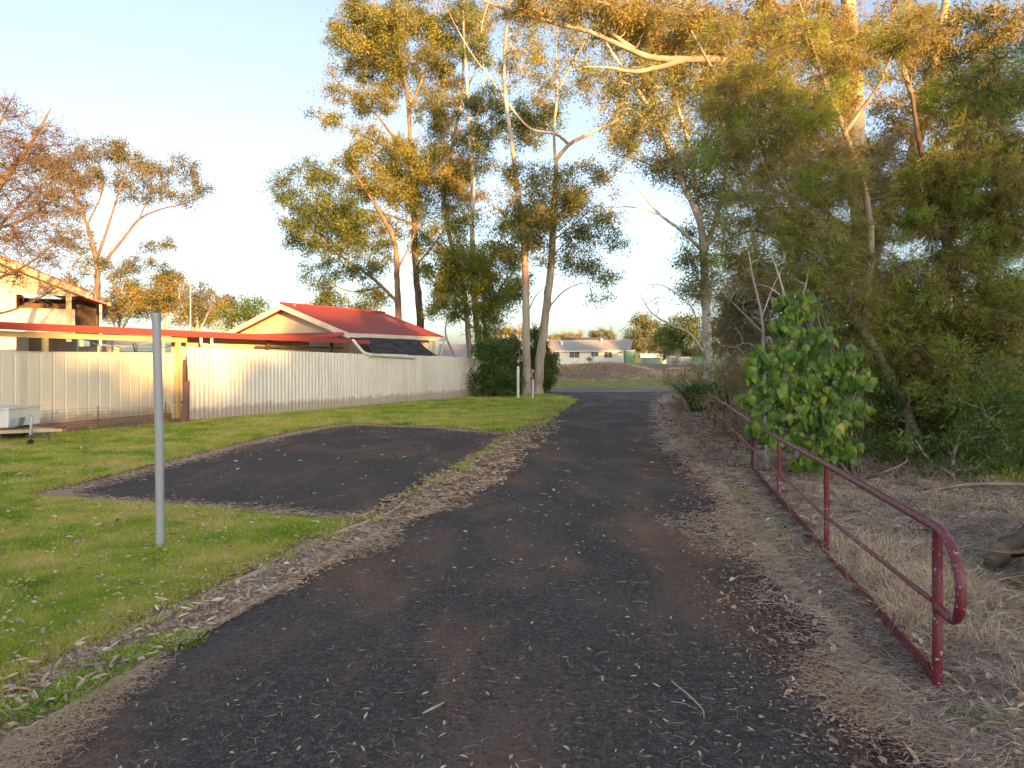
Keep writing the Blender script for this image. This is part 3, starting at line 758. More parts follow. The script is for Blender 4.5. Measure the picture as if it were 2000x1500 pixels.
# ------------------------------------------------------------------ trees
def make_tree(name, label, cat, base, limbs, ells, Y, bark_m, leaf_m, dens=1.0, cr=0.9, depth=1.0, leaf=(0.15, 0.045),
              nt=9, nl=14, spread=0.13, droop=0.5, sides=8, group=None, world=False, bare=False, tw_r=0.006,
              extra_leaf=None, twig_up=0.1, crown_name='crown', br_r=1.0, needle=False, twl=1.0, wood_k=0.82, tvar=0.6):
    base = np.asarray(base, float)
    root = thing(name, base, label, cat, group)
    wood = MB(); nodes = []; nrad = []
    for li, (pl, r0, r1) in enumerate(limbs):
        pp = []
        for p in pl:
            if world: pp.append(np.asarray(p, float))
            else:
                yy_ = p[2] if len(p) > 2 else Y
                pp.append(P(p[0], p[1], yy_))
        path = smooth_path(pp, 7)
        K = len(path)
        r0 = r0*wood_k; r1 = r1*wood_k*(0.45 if li else 0.7)
        rr = np.linspace(1, 0, K)**0.85*(r0-r1)+r1
        rr = rr*(1+0.06*rng.normal(0, 1, K)*0.6)
        if li == 0:
            rr[:3] = rr[:3]*np.array([1.45, 1.2, 1.05])
        path[1:-1] += rng.normal(0, 1, (K-2, 3))*np.minimum(rr[1:-1, None]*0.07, 0.02)
        wood.tube(path, rr, sides if r0 > 0.05 else 5)
        nodes.append(path); nrad.append(rr)
        for k in range(3, K, 4):
            pass
    nodes = np.concatenate(nodes); nrad = np.concatenate(nrad)
    # clump centres
    cl = []
    for e in ells:
        if world:
            cx, cy, cz, rx, ry, rz = e[:6]
            vol = rx*ry*rz*4.2; k = max(1, int(round(dens*vol/(cr**3*3.2))))
            u = rnd_dirs(k)*(rng.random(k)[:, None]**0.4)
            cl.append(np.array([cx, cy, cz]) + u*np.array([rx, ry, rz]))
        else:
            px, py, rx, ry = e[:4]; yy_ = e[4] if len(e) > 4 else Y
            c = P(px, py, yy_); rx = rx/F*yy_*1.22; rz = ry/F*yy_*1.22; ry_ = max(rx, rz)*depth
            k = max(1, int(round(dens*1.3*rx*rz/(cr*cr))))
            u = rnd_dirs(k)*(rng.random(k)[:, None]**0.45)
            cl.append(c + u*np.array([rx, ry_, rz]))
    cl = np.concatenate(cl) if cl else np.zeros((0, 3))
    if len(cl):
        d0 = np.array([np.min(np.linalg.norm(nodes-c, axis=1)) for c in cl])
        cl = cl[np.argsort(d0)]
    nodes_l = nodes.copy(); nr = nrad.copy()
    BP = []; BR = []; leafpts = []; leafdir = []; TW = []; TR = []; ltint = []
    for c in cl:
        v = c-nodes_l; dist = np.linalg.norm(v, axis=1)
        cost = dist + 1.1*np.maximum(0, -(v[:, 2]) + 0.25*dist) + 0.15*np.maximum(0, 0.03-nr)*30
        j = int(np.argmin(cost)); s = nodes_l[j]; L = dist[j]
        mid = (s+c)/2 + np.array([0, 0, twig_up*L]) + rng.normal(0, 0.09*L, 3)
        t = np.linspace(0, 1, 7)[:, None]
        path = s*(1-t)**2 + 2*mid*t*(1-t) + c*t*t
        path[1:-1] += rng.normal(0, 0.025*L, (5, 3))
        r0 = min(nr[j]*0.75, (0.010+0.013*L)*br_r); r1 = min(r0, tw_r*1.3)
        rr = np.linspace(r0, r1, 7)
        BP.append(path); BR.append(rr)
        nodes_l = np.vstack([nodes_l, path[2:]]); nr = np.concatenate([nr, rr[2:]])
        ct = cr*rng.uniform(0.5, 1.45)
        k = nt
        si = rng.integers(3, 7, k)
        st = path[si]
        en = c + rnd_dirs(k)*np.array([1, 1, 0.75])*ct*(rng.random(k)[:, None]**0.35)*twl
        if needle: en[:, 2] -= rng.random(k)*ct*0.35
        md = (st+en)/2 + rng.normal(0, 0.08*ct, (k, 3)) + np.array([0, 0, 0.06*ct])
        TW.append(np.stack([st, md, en], 1)); TR.append(np.tile([tw_r, tw_r*0.7, tw_r*0.4], (k, 1)))
        if nl:
            tt = rng.uniform(0.35, 1.05, (k, nl))[..., None]
            lp = st[:, None]*(1-tt)**2 + 2*md[:, None]*tt*(1-tt) + en[:, None]*tt*tt
            lp = lp.reshape(-1, 3) + rng.normal(0, spread, (k*nl, 3))
            leafpts.append(lp); ltint.append(np.clip(0.5+(rng.random()-0.5)*tvar + (rng.random(len(lp))-0.5)*0.7, 0, 1))
            tdir = nrm(en-st)[:, None].repeat(nl, 1).reshape(-1, 3)
            leafdir.append(tdir)
    if BP:
        v, q = tubes_batch(np.array(BP), np.array(BR), 5); wood.add(v, q)
        v, q = tubes_batch(np.concatenate(TW), np.concatenate(TR), 3); wood.add(v, q)
    wood.build('trunk', bark_m, root, smooth=True)
    if leafpts:
        lp = np.concatenate(leafpts); td = np.concatenate(leafdir); n = len(lp)
        d = rnd_dirs(n)
        if needle: d = nrm(d*0.55 + td*0.8 + np.array([0, 0, -droop*0.5]))
        else: d = nrm(d + np.array([0, 0, -droop]))
        cm = MB()
        add_leaves(cm, lp, d, leaf[0]*rng.uniform(0.6, 1.3, n), leaf[1]*rng.uniform(0.7, 1.3, n), tint=np.concatenate(ltint))
        cm.build(crown_name, leaf_m, root)
    return root

# --- the tall stand of gums in the middle -------------------------------------------------
gum_kw = dict(cr=0.55, nt=12, nl=12, spread=0.16, leaf=(0.18, 0.048), dens=3.5, wood_k=0.72, depth=1.3)
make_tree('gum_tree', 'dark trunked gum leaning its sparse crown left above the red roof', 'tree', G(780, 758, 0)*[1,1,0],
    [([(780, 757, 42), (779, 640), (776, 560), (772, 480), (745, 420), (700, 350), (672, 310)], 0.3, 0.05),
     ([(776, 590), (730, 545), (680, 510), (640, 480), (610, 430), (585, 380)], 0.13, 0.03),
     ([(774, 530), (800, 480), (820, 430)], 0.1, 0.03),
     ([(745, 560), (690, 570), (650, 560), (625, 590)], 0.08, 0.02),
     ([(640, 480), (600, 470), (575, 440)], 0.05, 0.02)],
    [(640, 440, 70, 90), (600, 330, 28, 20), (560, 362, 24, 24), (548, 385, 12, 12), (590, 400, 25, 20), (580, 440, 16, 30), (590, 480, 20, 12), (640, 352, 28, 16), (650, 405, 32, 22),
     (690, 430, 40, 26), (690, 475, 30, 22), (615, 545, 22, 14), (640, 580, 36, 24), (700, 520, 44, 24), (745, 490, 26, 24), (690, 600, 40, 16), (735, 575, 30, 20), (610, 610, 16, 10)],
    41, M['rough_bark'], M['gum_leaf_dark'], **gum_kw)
make_tree('gum_tree', 'reddish tall gum whose round leafy tufts top the red shed roof ridge', 'tree', G(822, 757, 0)*[1,1,0],
    [([(824, 757, 43), (822, 640), (812, 520), (808, 400), (802, 300), (795, 180), (770, 60), (760, -60)], 0.33, 0.06),
     ([(808, 400), (770, 340), (720, 290), (700, 270)], 0.1, 0.03),
     ([(803, 320), (740, 230), (690, 190), (660, 160)], 0.12, 0.03),
     ([(800, 290), (720, 270), (670, 245), (625, 220)], 0.08, 0.02),
     ([(797, 220), (830, 140), (850, 60), (860, -40)], 0.12, 0.04),
     ([(790, 150), (730, 90), (690, 40), (670, 0)], 0.1, 0.03),
     ([(812, 520), (860, 460), (890, 400)], 0.1, 0.03),
     ([(808, 440), (760, 420), (710, 410), (670, 420)], 0.09, 0.02)],
    [(770, 340, 90, 60), (760, 80, 90, 80), (652, 55, 18, 20), (700, 20, 40, 30), (745, 60, 42, 40), (700, 95, 40, 25), (800, 30, 55, 36), (855, 60, 36, 36), (690, 140, 34, 24), (765, 130, 44, 36), (650, 172, 15, 15),
     (690, 190, 34, 22), (735, 190, 34, 30), (622, 220, 20, 7), (655, 235, 24, 14), (850, 130, 30, 40), (840, 200, 34, 34), (725, 265, 34, 16), (690, 305, 36, 22),
     (780, 320, 52, 32), (835, 345, 44, 26), (770, 375, 50, 24), (885, 385, 34, 22), (700, 360, 28, 24), (755, 440, 44, 22), (830, 470, 38, 24), (665, 430, 26, 14), (830, 410, 40, 20)],
    43, M['rough_bark'], M['gum_leaf'], **gum_kw)
make_tree('gum_tree', 'slender pale gum slanting left behind the yellow wattle', 'tree', G(912, 754, 0)*[1,1,0],
    [([(922, 754, 45), (915, 660), (905, 560), (880, 470), (868, 400), (880, 300), (900, 200), (905, 90), (900, -40)], 0.26, 0.05),
     ([(905, 560), (880, 500), (850, 440)], 0.1, 0.03),
     ([(880, 300), (850, 230), (840, 170)], 0.08, 0.03),
     ([(900, 200), (930, 130), (945, 60), (960, -20)], 0.07, 0.03)],
    [(890, 330, 60, 90), (860, 240, 30, 40), (880, 170, 30, 36), (905, 60, 40, 50), (860, 300, 30, 24), (935, 30, 30, 30), (870, 420, 26, 24), (900, 340, 26, 24)],
    45, M['gum_bark'], M['gum_leaf_rust'], **dict(gum_kw, nl=9))
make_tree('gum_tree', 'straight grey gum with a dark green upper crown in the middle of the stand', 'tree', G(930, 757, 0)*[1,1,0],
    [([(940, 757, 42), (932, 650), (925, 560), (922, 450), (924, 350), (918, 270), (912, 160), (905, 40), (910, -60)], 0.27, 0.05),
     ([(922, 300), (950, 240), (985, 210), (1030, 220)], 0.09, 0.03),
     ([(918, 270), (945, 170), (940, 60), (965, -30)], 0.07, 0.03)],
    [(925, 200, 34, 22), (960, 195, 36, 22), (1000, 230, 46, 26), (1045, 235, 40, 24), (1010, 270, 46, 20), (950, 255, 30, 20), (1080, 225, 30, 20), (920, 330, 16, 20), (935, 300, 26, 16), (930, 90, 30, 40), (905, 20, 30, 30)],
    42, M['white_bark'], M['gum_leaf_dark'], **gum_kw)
make_tree('wattle_tree', 'yellow green bushy wattle with many thin stems behind the fence end', 'tree', G(948, 760, 0)*[1,1,0],
    [([(950, 760, 40), (950, 680), (945, 600), (955, 530), (985, 450)], 0.2, 0.04),
     ([(948, 640), (920, 570), (900, 520), (880, 480)], 0.11, 0.03),
     ([(952, 620), (980, 560), (1010, 520), (1020, 470)], 0.1, 0.03),
     ([(950, 660), (900, 620), (860, 590), (835, 570)], 0.09, 0.03),
     ([(948, 600), (940, 520), (945, 470)], 0.08, 0.03),
     ([(890, 700), (870, 650), (880, 600)], 0.1, 0.03)],
    [(930, 550, 90, 70), (880, 490, 34, 22), (900, 540, 44, 28), (860, 560, 28, 22), (945, 500, 36, 26), (950, 560, 40, 28), (990, 500, 36, 30), (1000, 560, 26, 22), (875, 605, 42, 20), (930, 610, 36, 20), (985, 590, 24, 18),
     (870, 440, 26, 20), (905, 425, 28, 18), (1010, 440, 34, 24), (840, 520, 22, 18), (945, 650, 26, 26), (965, 690, 20, 22)],
    40, M['gum_bark'], M['yellow_leaf'], **dict(gum_kw, nl=12))
make_tree('gum_tree', 'narrow reddish gum growing just right of the two white posts', 'tree', G(1028, 770, 0)*[1,1,0],
    [([(1030, 776, 32.5), (1028, 700), (1027, 600), (1026, 520), (1020, 440), (1010, 360), (1000, 280), (985, 160), (990, 40), (1000, -60)], 0.27, 0.05),
     ([(1027, 620), (1045, 580), (1065, 560)], 0.05, 0.03),
     ([(1026, 540), (1000, 490), (975, 450)], 0.06, 0.02),
     ([(1018, 420), (1050, 360), (1075, 330)], 0.06, 0.02)],
    [(1020, 440, 50, 60), (1040, 400, 40, 30), (1000, 390, 34, 28), (1030, 460, 46, 26), (985, 440, 28, 22), (1075, 350, 34, 26), (1030, 340, 40, 24), (1000, 320, 26, 24), (1000, 540, 20, 14), (1060, 500, 24, 24), (1000, 130, 30, 40), (1010, 40, 36, 40)],
    32.5, M['gum_bark'], M['gum_leaf'], **dict(gum_kw, cr=0.45, leaf=(0.16, 0.042), nl=9, dens=2.3))
make_tree('gum_tree', 'leaning smooth pale gum with a twisting orange limb over the driveway', 'tree', G(1055, 770, 0)*[1,1,0],
    [([(1050, 773, 33), (1055, 700), (1066, 610), (1076, 520), (1080, 440), (1084, 380), (1086, 330), (1088, 305)], 0.3, 0.13),
     ([(1088, 310), (1112, 282), (1150, 262), (1200, 238), (1240, 212), (1290, 190), (1330, 176), (1380, 140), (1420, 90)], 0.125, 0.05),
     ([(1112, 282), (1085, 262), (1040, 253), (1012, 228), (985, 190), (955, 150), (925, 110), (895, 60), (870, 10)], 0.1, 0.03),
     ([(1086, 330), (1082, 260), (1088, 180), (1086, 90), (1092, -30)], 0.1, 0.05),
     ([(1080, 470), (1120, 440), (1160, 410), (1240, 404)], 0.06, 0.02),
     ([(1072, 600), (1100, 570), (1130, 555), (1170, 550)], 0.05, 0.02),
     ([(1088, 180), (1120, 120), (1150, 60), (1160, -20)], 0.07, 0.03),
     ([(1078, 500), (1110, 470), (1150, 440), (1180, 430)], 0.05, 0.02),
     ([(1200, 238), (1220, 180), (1215, 120), (1190, 50)], 0.05, 0.02)],
    [(1120, 400, 70, 60), (1150, 480, 60, 40), (1230, 230, 60, 50), (1165, 525, 38, 12), (1190, 550, 22, 24), (1140, 530, 30, 12), (1165, 585, 26, 8), (1115, 510, 26, 16), (1130, 455, 34, 20), (1180, 430, 26, 24), (1130, 400, 34, 26), (1100, 370, 30, 26), (1060, 430, 30, 24), (1095, 450, 30, 26),
     (1050, 90, 34, 60), (1110, 60, 40, 60), (1170, 60, 40, 50), (1130, 160, 50, 40), (1060, 180, 34, 30), (1190, 150, 44, 40), (1240, 50, 40, 50), (1160, 330, 40, 26), (1210, 300, 30, 30)],
    33, M['gum_bark'], M['gum_leaf'], **dict(gum_kw, cr=0.46, leaf=(0.16, 0.042), nl=9, dens=2.1))
# --- the white trunked gum on the right of the driveway
make_tree('gum_tree', 'white trunked gum rising from the strappy clump right of the driveway', 'tree', G(1383, 800, 0)*[1,1,0],
    [([(1386, 798, 24.3), (1382, 700), (1378, 600), (1374, 500), (1366, 430), (1330, 350), (1300, 270), (1255, 190), (1200, 110), (1160, 40)], 0.24, 0.06),
     ([(1372, 490), (1330, 450), (1290, 420), (1262, 388), (1230, 350)], 0.09, 0.03),
     ([(1374, 500), (1400, 420), (1420, 330), (1410, 240), (1380, 150), (1340, 60), (1320, -40)], 0.13, 0.05),
     ([(1330, 350), (1290, 330), (1240, 310), (1200, 300)], 0.06, 0.02),
     ([(1366, 430), (1350, 300), (1330, 230), (1310, 150), (1290, 60), (1280, -30)], 0.1, 0.04),
     ([(1290, 420), (1240, 405), (1190, 408), (1130, 440)], 0.035, 0.015)],
    [(1250, 250, 36, 24), (1215, 280, 26, 20), (1300, 240, 40, 36), (1240, 170, 44, 40), (1290, 110, 44, 50), (1340, 160, 40, 40), (1340, 320, 44, 40), (1290, 320, 30, 26), (1400, 370, 44, 44), (1430, 270, 40, 50), (1400, 160, 44, 50), (1350, 60, 50, 50), (1250, 60, 50, 44), (1200, 40, 40, 40), (1380, 450, 34, 22), (1340, 510, 16, 30), (1350, 560, 20, 30), (1385, 540, 22, 40)],
    24.5, M['white_bark'], M['gum_leaf'], **dict(gum_kw, cr=0.36, leaf=(0.12, 0.032), nl=11, dens=4.2))
# --- the great gum on the right
make_tree('gum_tree', 'massive forked gum with orange sunlit bark above the railing bushes', 'tree', np.array([7.6, 16.5, 0]),
    [([(1680, 840, 16.5), (1685, 700), (1690, 560), (1690, 450), (1675, 330), (1668, 200), (1662, 80), (1650, -100)], 0.5, 0.27),
     ([(1692, 500), (1735, 420), (1775, 330), (1800, 240), (1825, 120), (1850, -20), (1870, -160)], 0.27, 0.13),
     ([(1672, 260), (1590, 200), (1500, 150), (1420, 118), (1330, 116), (1270, 112), (1220, 92), (1150, 62), (1070, 42), (960, 8), (900, -30)], 0.16, 0.04),
     ([(1340, 116), (1300, 128), (1240, 140), (1190, 132), (1140, 130)], 0.11, 0.03),
     ([(1240, 96), (1190, 60), (1170, 20), (1150, -40)], 0.07, 0.03),
     ([(1665, 120), (1560, 40), (1480, -20)], 0.15, 0.05),
     ([(1775, 330), (1850, 270), (1930, 200), (2010, 150)], 0.1, 0.04),
     ([(1690, 480), (1600, 400), (1560, 330), (1480, 260)], 0.12, 0.03),
     ([(1800, 240), (1760, 120), (1740, 0)], 0.1, 0.05),
     ([(1420, 118), (1400, 70), (1350, 20), (1330, -40)], 0.08, 0.03)],
    [(1130, 30, 60, 30), (1230, 40, 60, 36), (1330, 50, 60, 44), (1430, 50, 70, 60), (1530, 60, 60, 60), (1620, 60, 50, 60), (1750, 80, 60, 70), (1850, 90, 60, 80), (1500, 200, 60, 50), (1560, 300, 60, 60),
     (1780, 240, 60, 60), (1900, 220, 60, 60), (1440, 150, 50, 40), (1600, 200, 50, 50), (1850, 400, 70, 60), (1700, 330, 50, 50), (1020, 20, 50, 24), (1960, 80, 60, 60)],
    16.5, M['gum_bark'], M['gum_leaf_rust'], **dict(gum_kw, cr=0.34, leaf=(0.11, 0.024), nl=12, dens=5.0, spread=0.08), )

# --- fine leaved paperbarks in front of it: wispy brown-green foliage
wisp = dict(cr=0.3, depth=1.2, nt=16, nl=14, spread=0.03, leaf=(0.095, 0.011), droop=0.15, needle=True, tvar=1.3, tw_r=0.0036, br_r=0.7, twl=1.15)
make_tree('paperbark_tree', 'wispy brown green paperbark overhanging the driveway top right', 'tree', np.array([5.9, 11.2, 0]),
    [([(1800, 880, 11.2), (1750, 760), (1690, 650), (1600, 500), (1540, 380), (1470, 260), (1400, 150), (1350, 60)], 0.1, 0.03),
     ([(1690, 650), (1700, 500), (1690, 380), (1650, 260), (1600, 130), (1560, 0)], 0.09, 0.03),
     ([(1600, 500), (1530, 470), (1470, 450), (1420, 470)], 0.05, 0.015),
     ([(1540, 380), (1470, 350), (1420, 320)], 0.05, 0.015),
     ([(1650, 260), (1720, 160), (1760, 50)], 0.05, 0.02)],
    [(1400, 180, 30, 26), (1420, 60, 40, 30), (1470, 170, 70, 60), (1400, 230, 50, 40), (1480, 290, 80, 60), (1370, 300, 26, 30), (1560, 230, 70, 60), (1540, 380, 80, 60), (1450, 400, 50, 40), (1470, 470, 60, 40), (1560, 480, 70, 50),
     (1640, 330, 60, 60), (1650, 440, 60, 50), (1540, 80, 60, 60), (1640, 120, 60, 60), (1600, 560, 60, 40), (1500, 540, 50, 30), (1440, 530, 30, 30), (1680, 540, 60, 50), (1740, 60, 60, 50)],
    11.5, M['grey_bark'], M['needle'], **dict(wisp, dens=6.0))
make_tree('paperbark_tree', 'broad wispy paperbark filling the right edge above the fallen log', 'tree', np.array([8.0, 11.8, 0]),
    [([(1925, 905, 11.8), (1935, 830), (1900, 740), (1880, 640), (1860, 520), (1830, 400), (1800, 300), (1780, 180)], 0.16, 0.04),
     ([(1900, 740), (1960, 640), (2010, 540), (2050, 430), (2080, 300)], 0.1, 0.03),
     ([(1880, 640), (1820, 590), (1760, 560), (1710, 560)], 0.06, 0.02),
     ([(1935, 830), (1870, 780), (1810, 740), (1760, 720)], 0.06, 0.02),
     ([(1860, 520), (1920, 440), (1960, 350), (1980, 250)], 0.06, 0.02),
     ([(1830, 400), (1760, 380), (1700, 390)], 0.05, 0.02)],
    [(1780, 560, 70, 50), (1720, 620, 60, 50), (1860, 640, 80, 40), (1950, 700, 70, 50), (1780, 700, 80, 60), (1850, 780, 80, 50), (1740, 800, 60, 60), (1950, 800, 60, 50), (1900, 860, 70, 40), (1800, 870, 60, 40), (1880, 490, 60, 40),
     (1960, 420, 70, 50), (1930, 300, 70, 50), (1830, 340, 60, 50), (1960, 560, 50, 34), (1780, 420, 60, 50), (1980, 180, 40, 60), (1880, 180, 60, 50), (1700, 700, 50, 50), (1880, 570, 120, 90), (1900, 350, 110, 90), (1820, 740, 130, 80), (1990, 620, 30, 30), (1960, 480, 50, 30)],
    11.8, M['brown_bark'], M['needle'], **dict(wisp, dens=7.5))
make_tree('paperbark_tree', 'dry tangled paperbark with bare twigs between the great gum and the railing', 'tree', np.array([5.6, 14.5, 0]),
    [([(1560, 860, 14.5), (1565, 740), (1575, 620), (1560, 500), (1590, 380), (1620, 260)], 0.12, 0.03),
     ([(1570, 640), (1520, 560), (1470, 520), (1430, 500)], 0.06, 0.02),
     ([(1575, 620), (1640, 520), (1700, 440), (1750, 380)], 0.06, 0.02)],
    [(1520, 560, 110, 90), (1440, 640, 40, 60), (1480, 580, 60, 40), (1430, 600, 30, 40), (1560, 560, 60, 50), (1640, 520, 60, 60), (1560, 440, 60, 50), (1650, 620, 60, 60), (1500, 660, 50, 50), (1600, 700, 60, 50), (1700, 480, 60, 60), (1620, 340, 60, 60), (1740, 340, 60, 60), (1700, 760, 50, 50), (1440, 680, 26, 40)],
    14.5, M['grey_bark'], M['needle_dry'], **dict(wisp, dens=6.5, cr=0.42, leaf=(0.11, 0.011), nt=18, nl=12))
make_tree('overhanging_tree', 'near dark branch with bright green needle tufts in the top right corner', 'tree', np.array([5.6, 5.2, 0]),
    [([(5.6, 5.2, 0), (5.5, 5.2, 2.0), (5.3, 5.3, 3.6), (4.9, 5.5, 4.6)], 0.14, 0.08),
     ([(5.3, 5.3, 3.5), (4.9, 5.7, 4.0), (4.55, 6.0, 4.5)], 0.09, 0.04)],
    [(4.35, 6.3, 4.0, 0.45, 0.45, 0.3), (4.0, 6.6, 4.35, 0.5, 0.5, 0.25), (4.6, 6.4, 4.3, 0.45, 0.5, 0.35), (4.75, 6.6, 3.75, 0.3, 0.4, 0.3)],
    6, M['brown_bark'], M['shrub_leaf'], world=True, **dict(wisp, cr=0.22, dens=0.5, leaf=(0.06, 0.007)))
# bushes behind the railing
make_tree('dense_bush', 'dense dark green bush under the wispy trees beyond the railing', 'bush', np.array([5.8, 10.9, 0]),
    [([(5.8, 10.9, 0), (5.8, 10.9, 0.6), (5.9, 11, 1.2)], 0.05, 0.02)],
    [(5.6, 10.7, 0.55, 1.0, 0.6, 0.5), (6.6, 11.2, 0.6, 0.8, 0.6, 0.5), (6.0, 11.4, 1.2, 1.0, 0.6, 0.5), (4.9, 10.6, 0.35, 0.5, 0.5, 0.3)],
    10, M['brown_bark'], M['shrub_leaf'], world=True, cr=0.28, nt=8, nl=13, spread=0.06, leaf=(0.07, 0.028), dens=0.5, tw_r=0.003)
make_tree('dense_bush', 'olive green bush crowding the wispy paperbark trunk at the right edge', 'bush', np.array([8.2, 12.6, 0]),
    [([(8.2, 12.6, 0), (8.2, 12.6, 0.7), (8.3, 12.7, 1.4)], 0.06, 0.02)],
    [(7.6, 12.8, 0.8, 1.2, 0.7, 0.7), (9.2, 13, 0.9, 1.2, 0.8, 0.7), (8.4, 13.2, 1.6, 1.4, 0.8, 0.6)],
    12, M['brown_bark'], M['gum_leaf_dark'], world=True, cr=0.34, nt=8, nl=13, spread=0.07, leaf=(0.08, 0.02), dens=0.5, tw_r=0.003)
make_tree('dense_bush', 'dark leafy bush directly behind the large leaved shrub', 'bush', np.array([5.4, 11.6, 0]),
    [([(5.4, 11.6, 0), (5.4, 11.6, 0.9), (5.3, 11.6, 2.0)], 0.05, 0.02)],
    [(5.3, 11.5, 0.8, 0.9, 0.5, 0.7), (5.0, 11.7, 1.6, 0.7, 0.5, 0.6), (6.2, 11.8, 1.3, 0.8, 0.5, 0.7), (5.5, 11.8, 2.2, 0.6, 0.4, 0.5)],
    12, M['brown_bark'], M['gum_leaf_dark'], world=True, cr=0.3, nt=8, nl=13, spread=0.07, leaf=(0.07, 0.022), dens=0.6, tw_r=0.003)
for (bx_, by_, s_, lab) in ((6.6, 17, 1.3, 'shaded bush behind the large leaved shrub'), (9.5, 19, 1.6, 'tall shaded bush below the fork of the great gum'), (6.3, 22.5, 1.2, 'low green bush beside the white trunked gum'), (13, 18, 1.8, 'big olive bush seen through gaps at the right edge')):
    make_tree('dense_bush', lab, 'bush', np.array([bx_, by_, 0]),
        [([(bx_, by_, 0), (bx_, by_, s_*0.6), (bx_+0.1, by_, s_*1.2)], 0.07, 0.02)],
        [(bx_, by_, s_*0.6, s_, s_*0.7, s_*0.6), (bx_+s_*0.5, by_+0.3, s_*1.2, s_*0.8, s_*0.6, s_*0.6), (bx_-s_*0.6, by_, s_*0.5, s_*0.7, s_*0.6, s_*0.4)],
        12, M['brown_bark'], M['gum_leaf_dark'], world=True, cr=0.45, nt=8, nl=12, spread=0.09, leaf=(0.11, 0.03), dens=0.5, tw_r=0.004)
tw = make_tree('leafy_sprig', 'drooping dark leafy sprig hanging at the right edge above the log', 'branch', np.array([5.35, 7.2, 0]),
    [([(5.5, 7.2, 0), (5.45, 7.2, 0.5), (5.2, 7.2, 0.9), (4.95, 7.15, 0.75)], 0.02, 0.006)],
    [(5.1, 7.15, 0.75, 0.22, 0.2, 0.2), (4.9, 7.1, 0.6, 0.1, 0.1, 0.15)],
    7, M['brown_bark'], M['shrub_leaf'], world=True, cr=0.13, nt=6, nl=8, spread=0.03, leaf=(0.07, 0.035), dens=0.5, tw_r=0.002)

for (x_, y_, w_, h_, mt, lab) in ((6.9, 9.9, 1.1, 1.5, 'shrub_leaf', 'leafy green bush at the right edge behind the fallen branch'), (5.7, 9.6, 0.8, 0.8, 'shrub_leaf', 'low green bush just right of the large leaved shrub'),
        (8.3, 10.6, 1.2, 2.2, 'needle', 'wispy brown bush beyond the right edge logs'), (4.6, 14.5, 0.9, 1.6, 'needle_dry', 'dry twiggy bush touching the far half of the railing'), (5.3, 18, 1.0, 2.2, 'needle_dry', 'dry brown bush between the railing end and the great gum'),
        (7.0, 13.5, 1.4, 2.6, 'needle', 'tall wispy bush hiding the foot of the great gum'), (9.8, 14.0, 1.6, 2.8, 'gum_leaf', 'tall golden green bush at the far right behind the paperbark'), (5.9, 25.5, 1.0, 2.0, 'needle_dry', 'dry bush behind the white trunked gum')):
    make_tree('wild_bush', lab, 'bush', (x_, y_, 0), [([(x_, y_, 0), (x_, y_, h_*0.4), (x_+0.1, y_, h_*0.8)], 0.05, 0.015), ([(x_, y_, 0.1), (x_-w_*0.4, y_, h_*0.4), (x_-w_*0.6, y_, h_*0.7)], 0.03, 0.01)],
        [(x_, y_, h_*0.45, w_, 0.6, h_*0.45), (x_-w_*0.4, y_+0.1, h_*0.75, w_*0.6, 0.5, h_*0.3), (x_+w_*0.5, y_-0.1, h_*0.6, w_*0.6, 0.5, h_*0.4)],
        12, M['grey_bark'], M[mt], world=True, cr=0.3, nt=9, nl=13, spread=0.06, leaf=(0.09, 0.012) if 'needle' in mt else (0.075, 0.026), dens=0.9, tw_r=0.003, needle='needle' in mt)

# --- the large leaved shrub behind the railing
def heart_leaves(mb, c, d, nrmv, L, W, tint):
    """heart shaped drooping leaves with a folded midrib"""
    n = len(c); s = nrm(np.cross(d, nrmv)); up = nrm(np.cross(s, d))
    prof = [(0.0, 0.0), (-0.06, 0.26), (0.12, 0.5), (0.38, 0.46), (0.66, 0.27), (1.0, 0.0)]
    L = L[:, None]; W = W[:, None]
    V = []
    for side in (1, -1):
        for (t, w) in prof[1:5]:
            V.append(c + d*L*t + s*side*W*w + up*(-0.10*W*(w/0.5)) - up*L*0.22*t*t)
    V.append(c - d*L*0.0); V.append(c + d*L*0.38 - up*L*0.02); V.append(c + d*L - up*L*0.22)
    V = np.stack(V, 1)    # 11 verts: 0-3 right, 4-7 left, 8 base, 9 mid, 10 tip
    Q = [[8, 0, 1, 9], [9, 1, 2, 9], [9, 2, 3, 10], [8, 9, 5, 4], [9, 10, 7, 6]]
    quads = np.array([[8, 0, 1, 9], [9, 2, 3, 10], [8, 9, 5, 4], [9, 10, 7, 6]])
    tris = np.array([[9, 1, 2], [9, 6, 5]])
    b = (np.arange(n)*11)[:, None, None]
    mb.add(V.reshape(-1, 3), (b+quads).reshape(-1, 4), (b+tris).reshape(-1, 3), tint=np.repeat(tint, 11))
root = thing('large_leaved_shrub', (4.55, 10.2, 0), 'bright green shrub with big drooping heart shaped leaves behind the railing', 'shrub')
wood = MB(); lf = MB()
stems = []
SH = [(1560, 600, 42, 26), (1540, 640, 40, 26), (1600, 655, 44, 24), (1500, 700, 42, 36), (1560, 690, 50, 36), (1630, 705, 44, 34), (1520, 760, 56, 34), (1590, 750, 60, 40), (1650, 740, 30, 30), (1560, 810, 60, 30), (1625, 830, 44, 36), (1475, 830, 18, 12), (1610, 870, 34, 16), (1665, 690, 24, 20), (1680, 800, 26, 30), (1470, 720, 20, 30), (1455, 780, 16, 16), (1580, 575, 26, 12), (1690, 740, 20, 24), (1530, 590, 20, 20), (1540, 855, 50, 22), (1600, 895, 46, 22), (1660, 870, 24, 26), (1570, 900, 30, 14), (1500, 840, 34, 20), (1500, 800, 30, 20), (1640, 790, 30, 24)]
b0 = np.array([4.6, 10.2, 0.0])
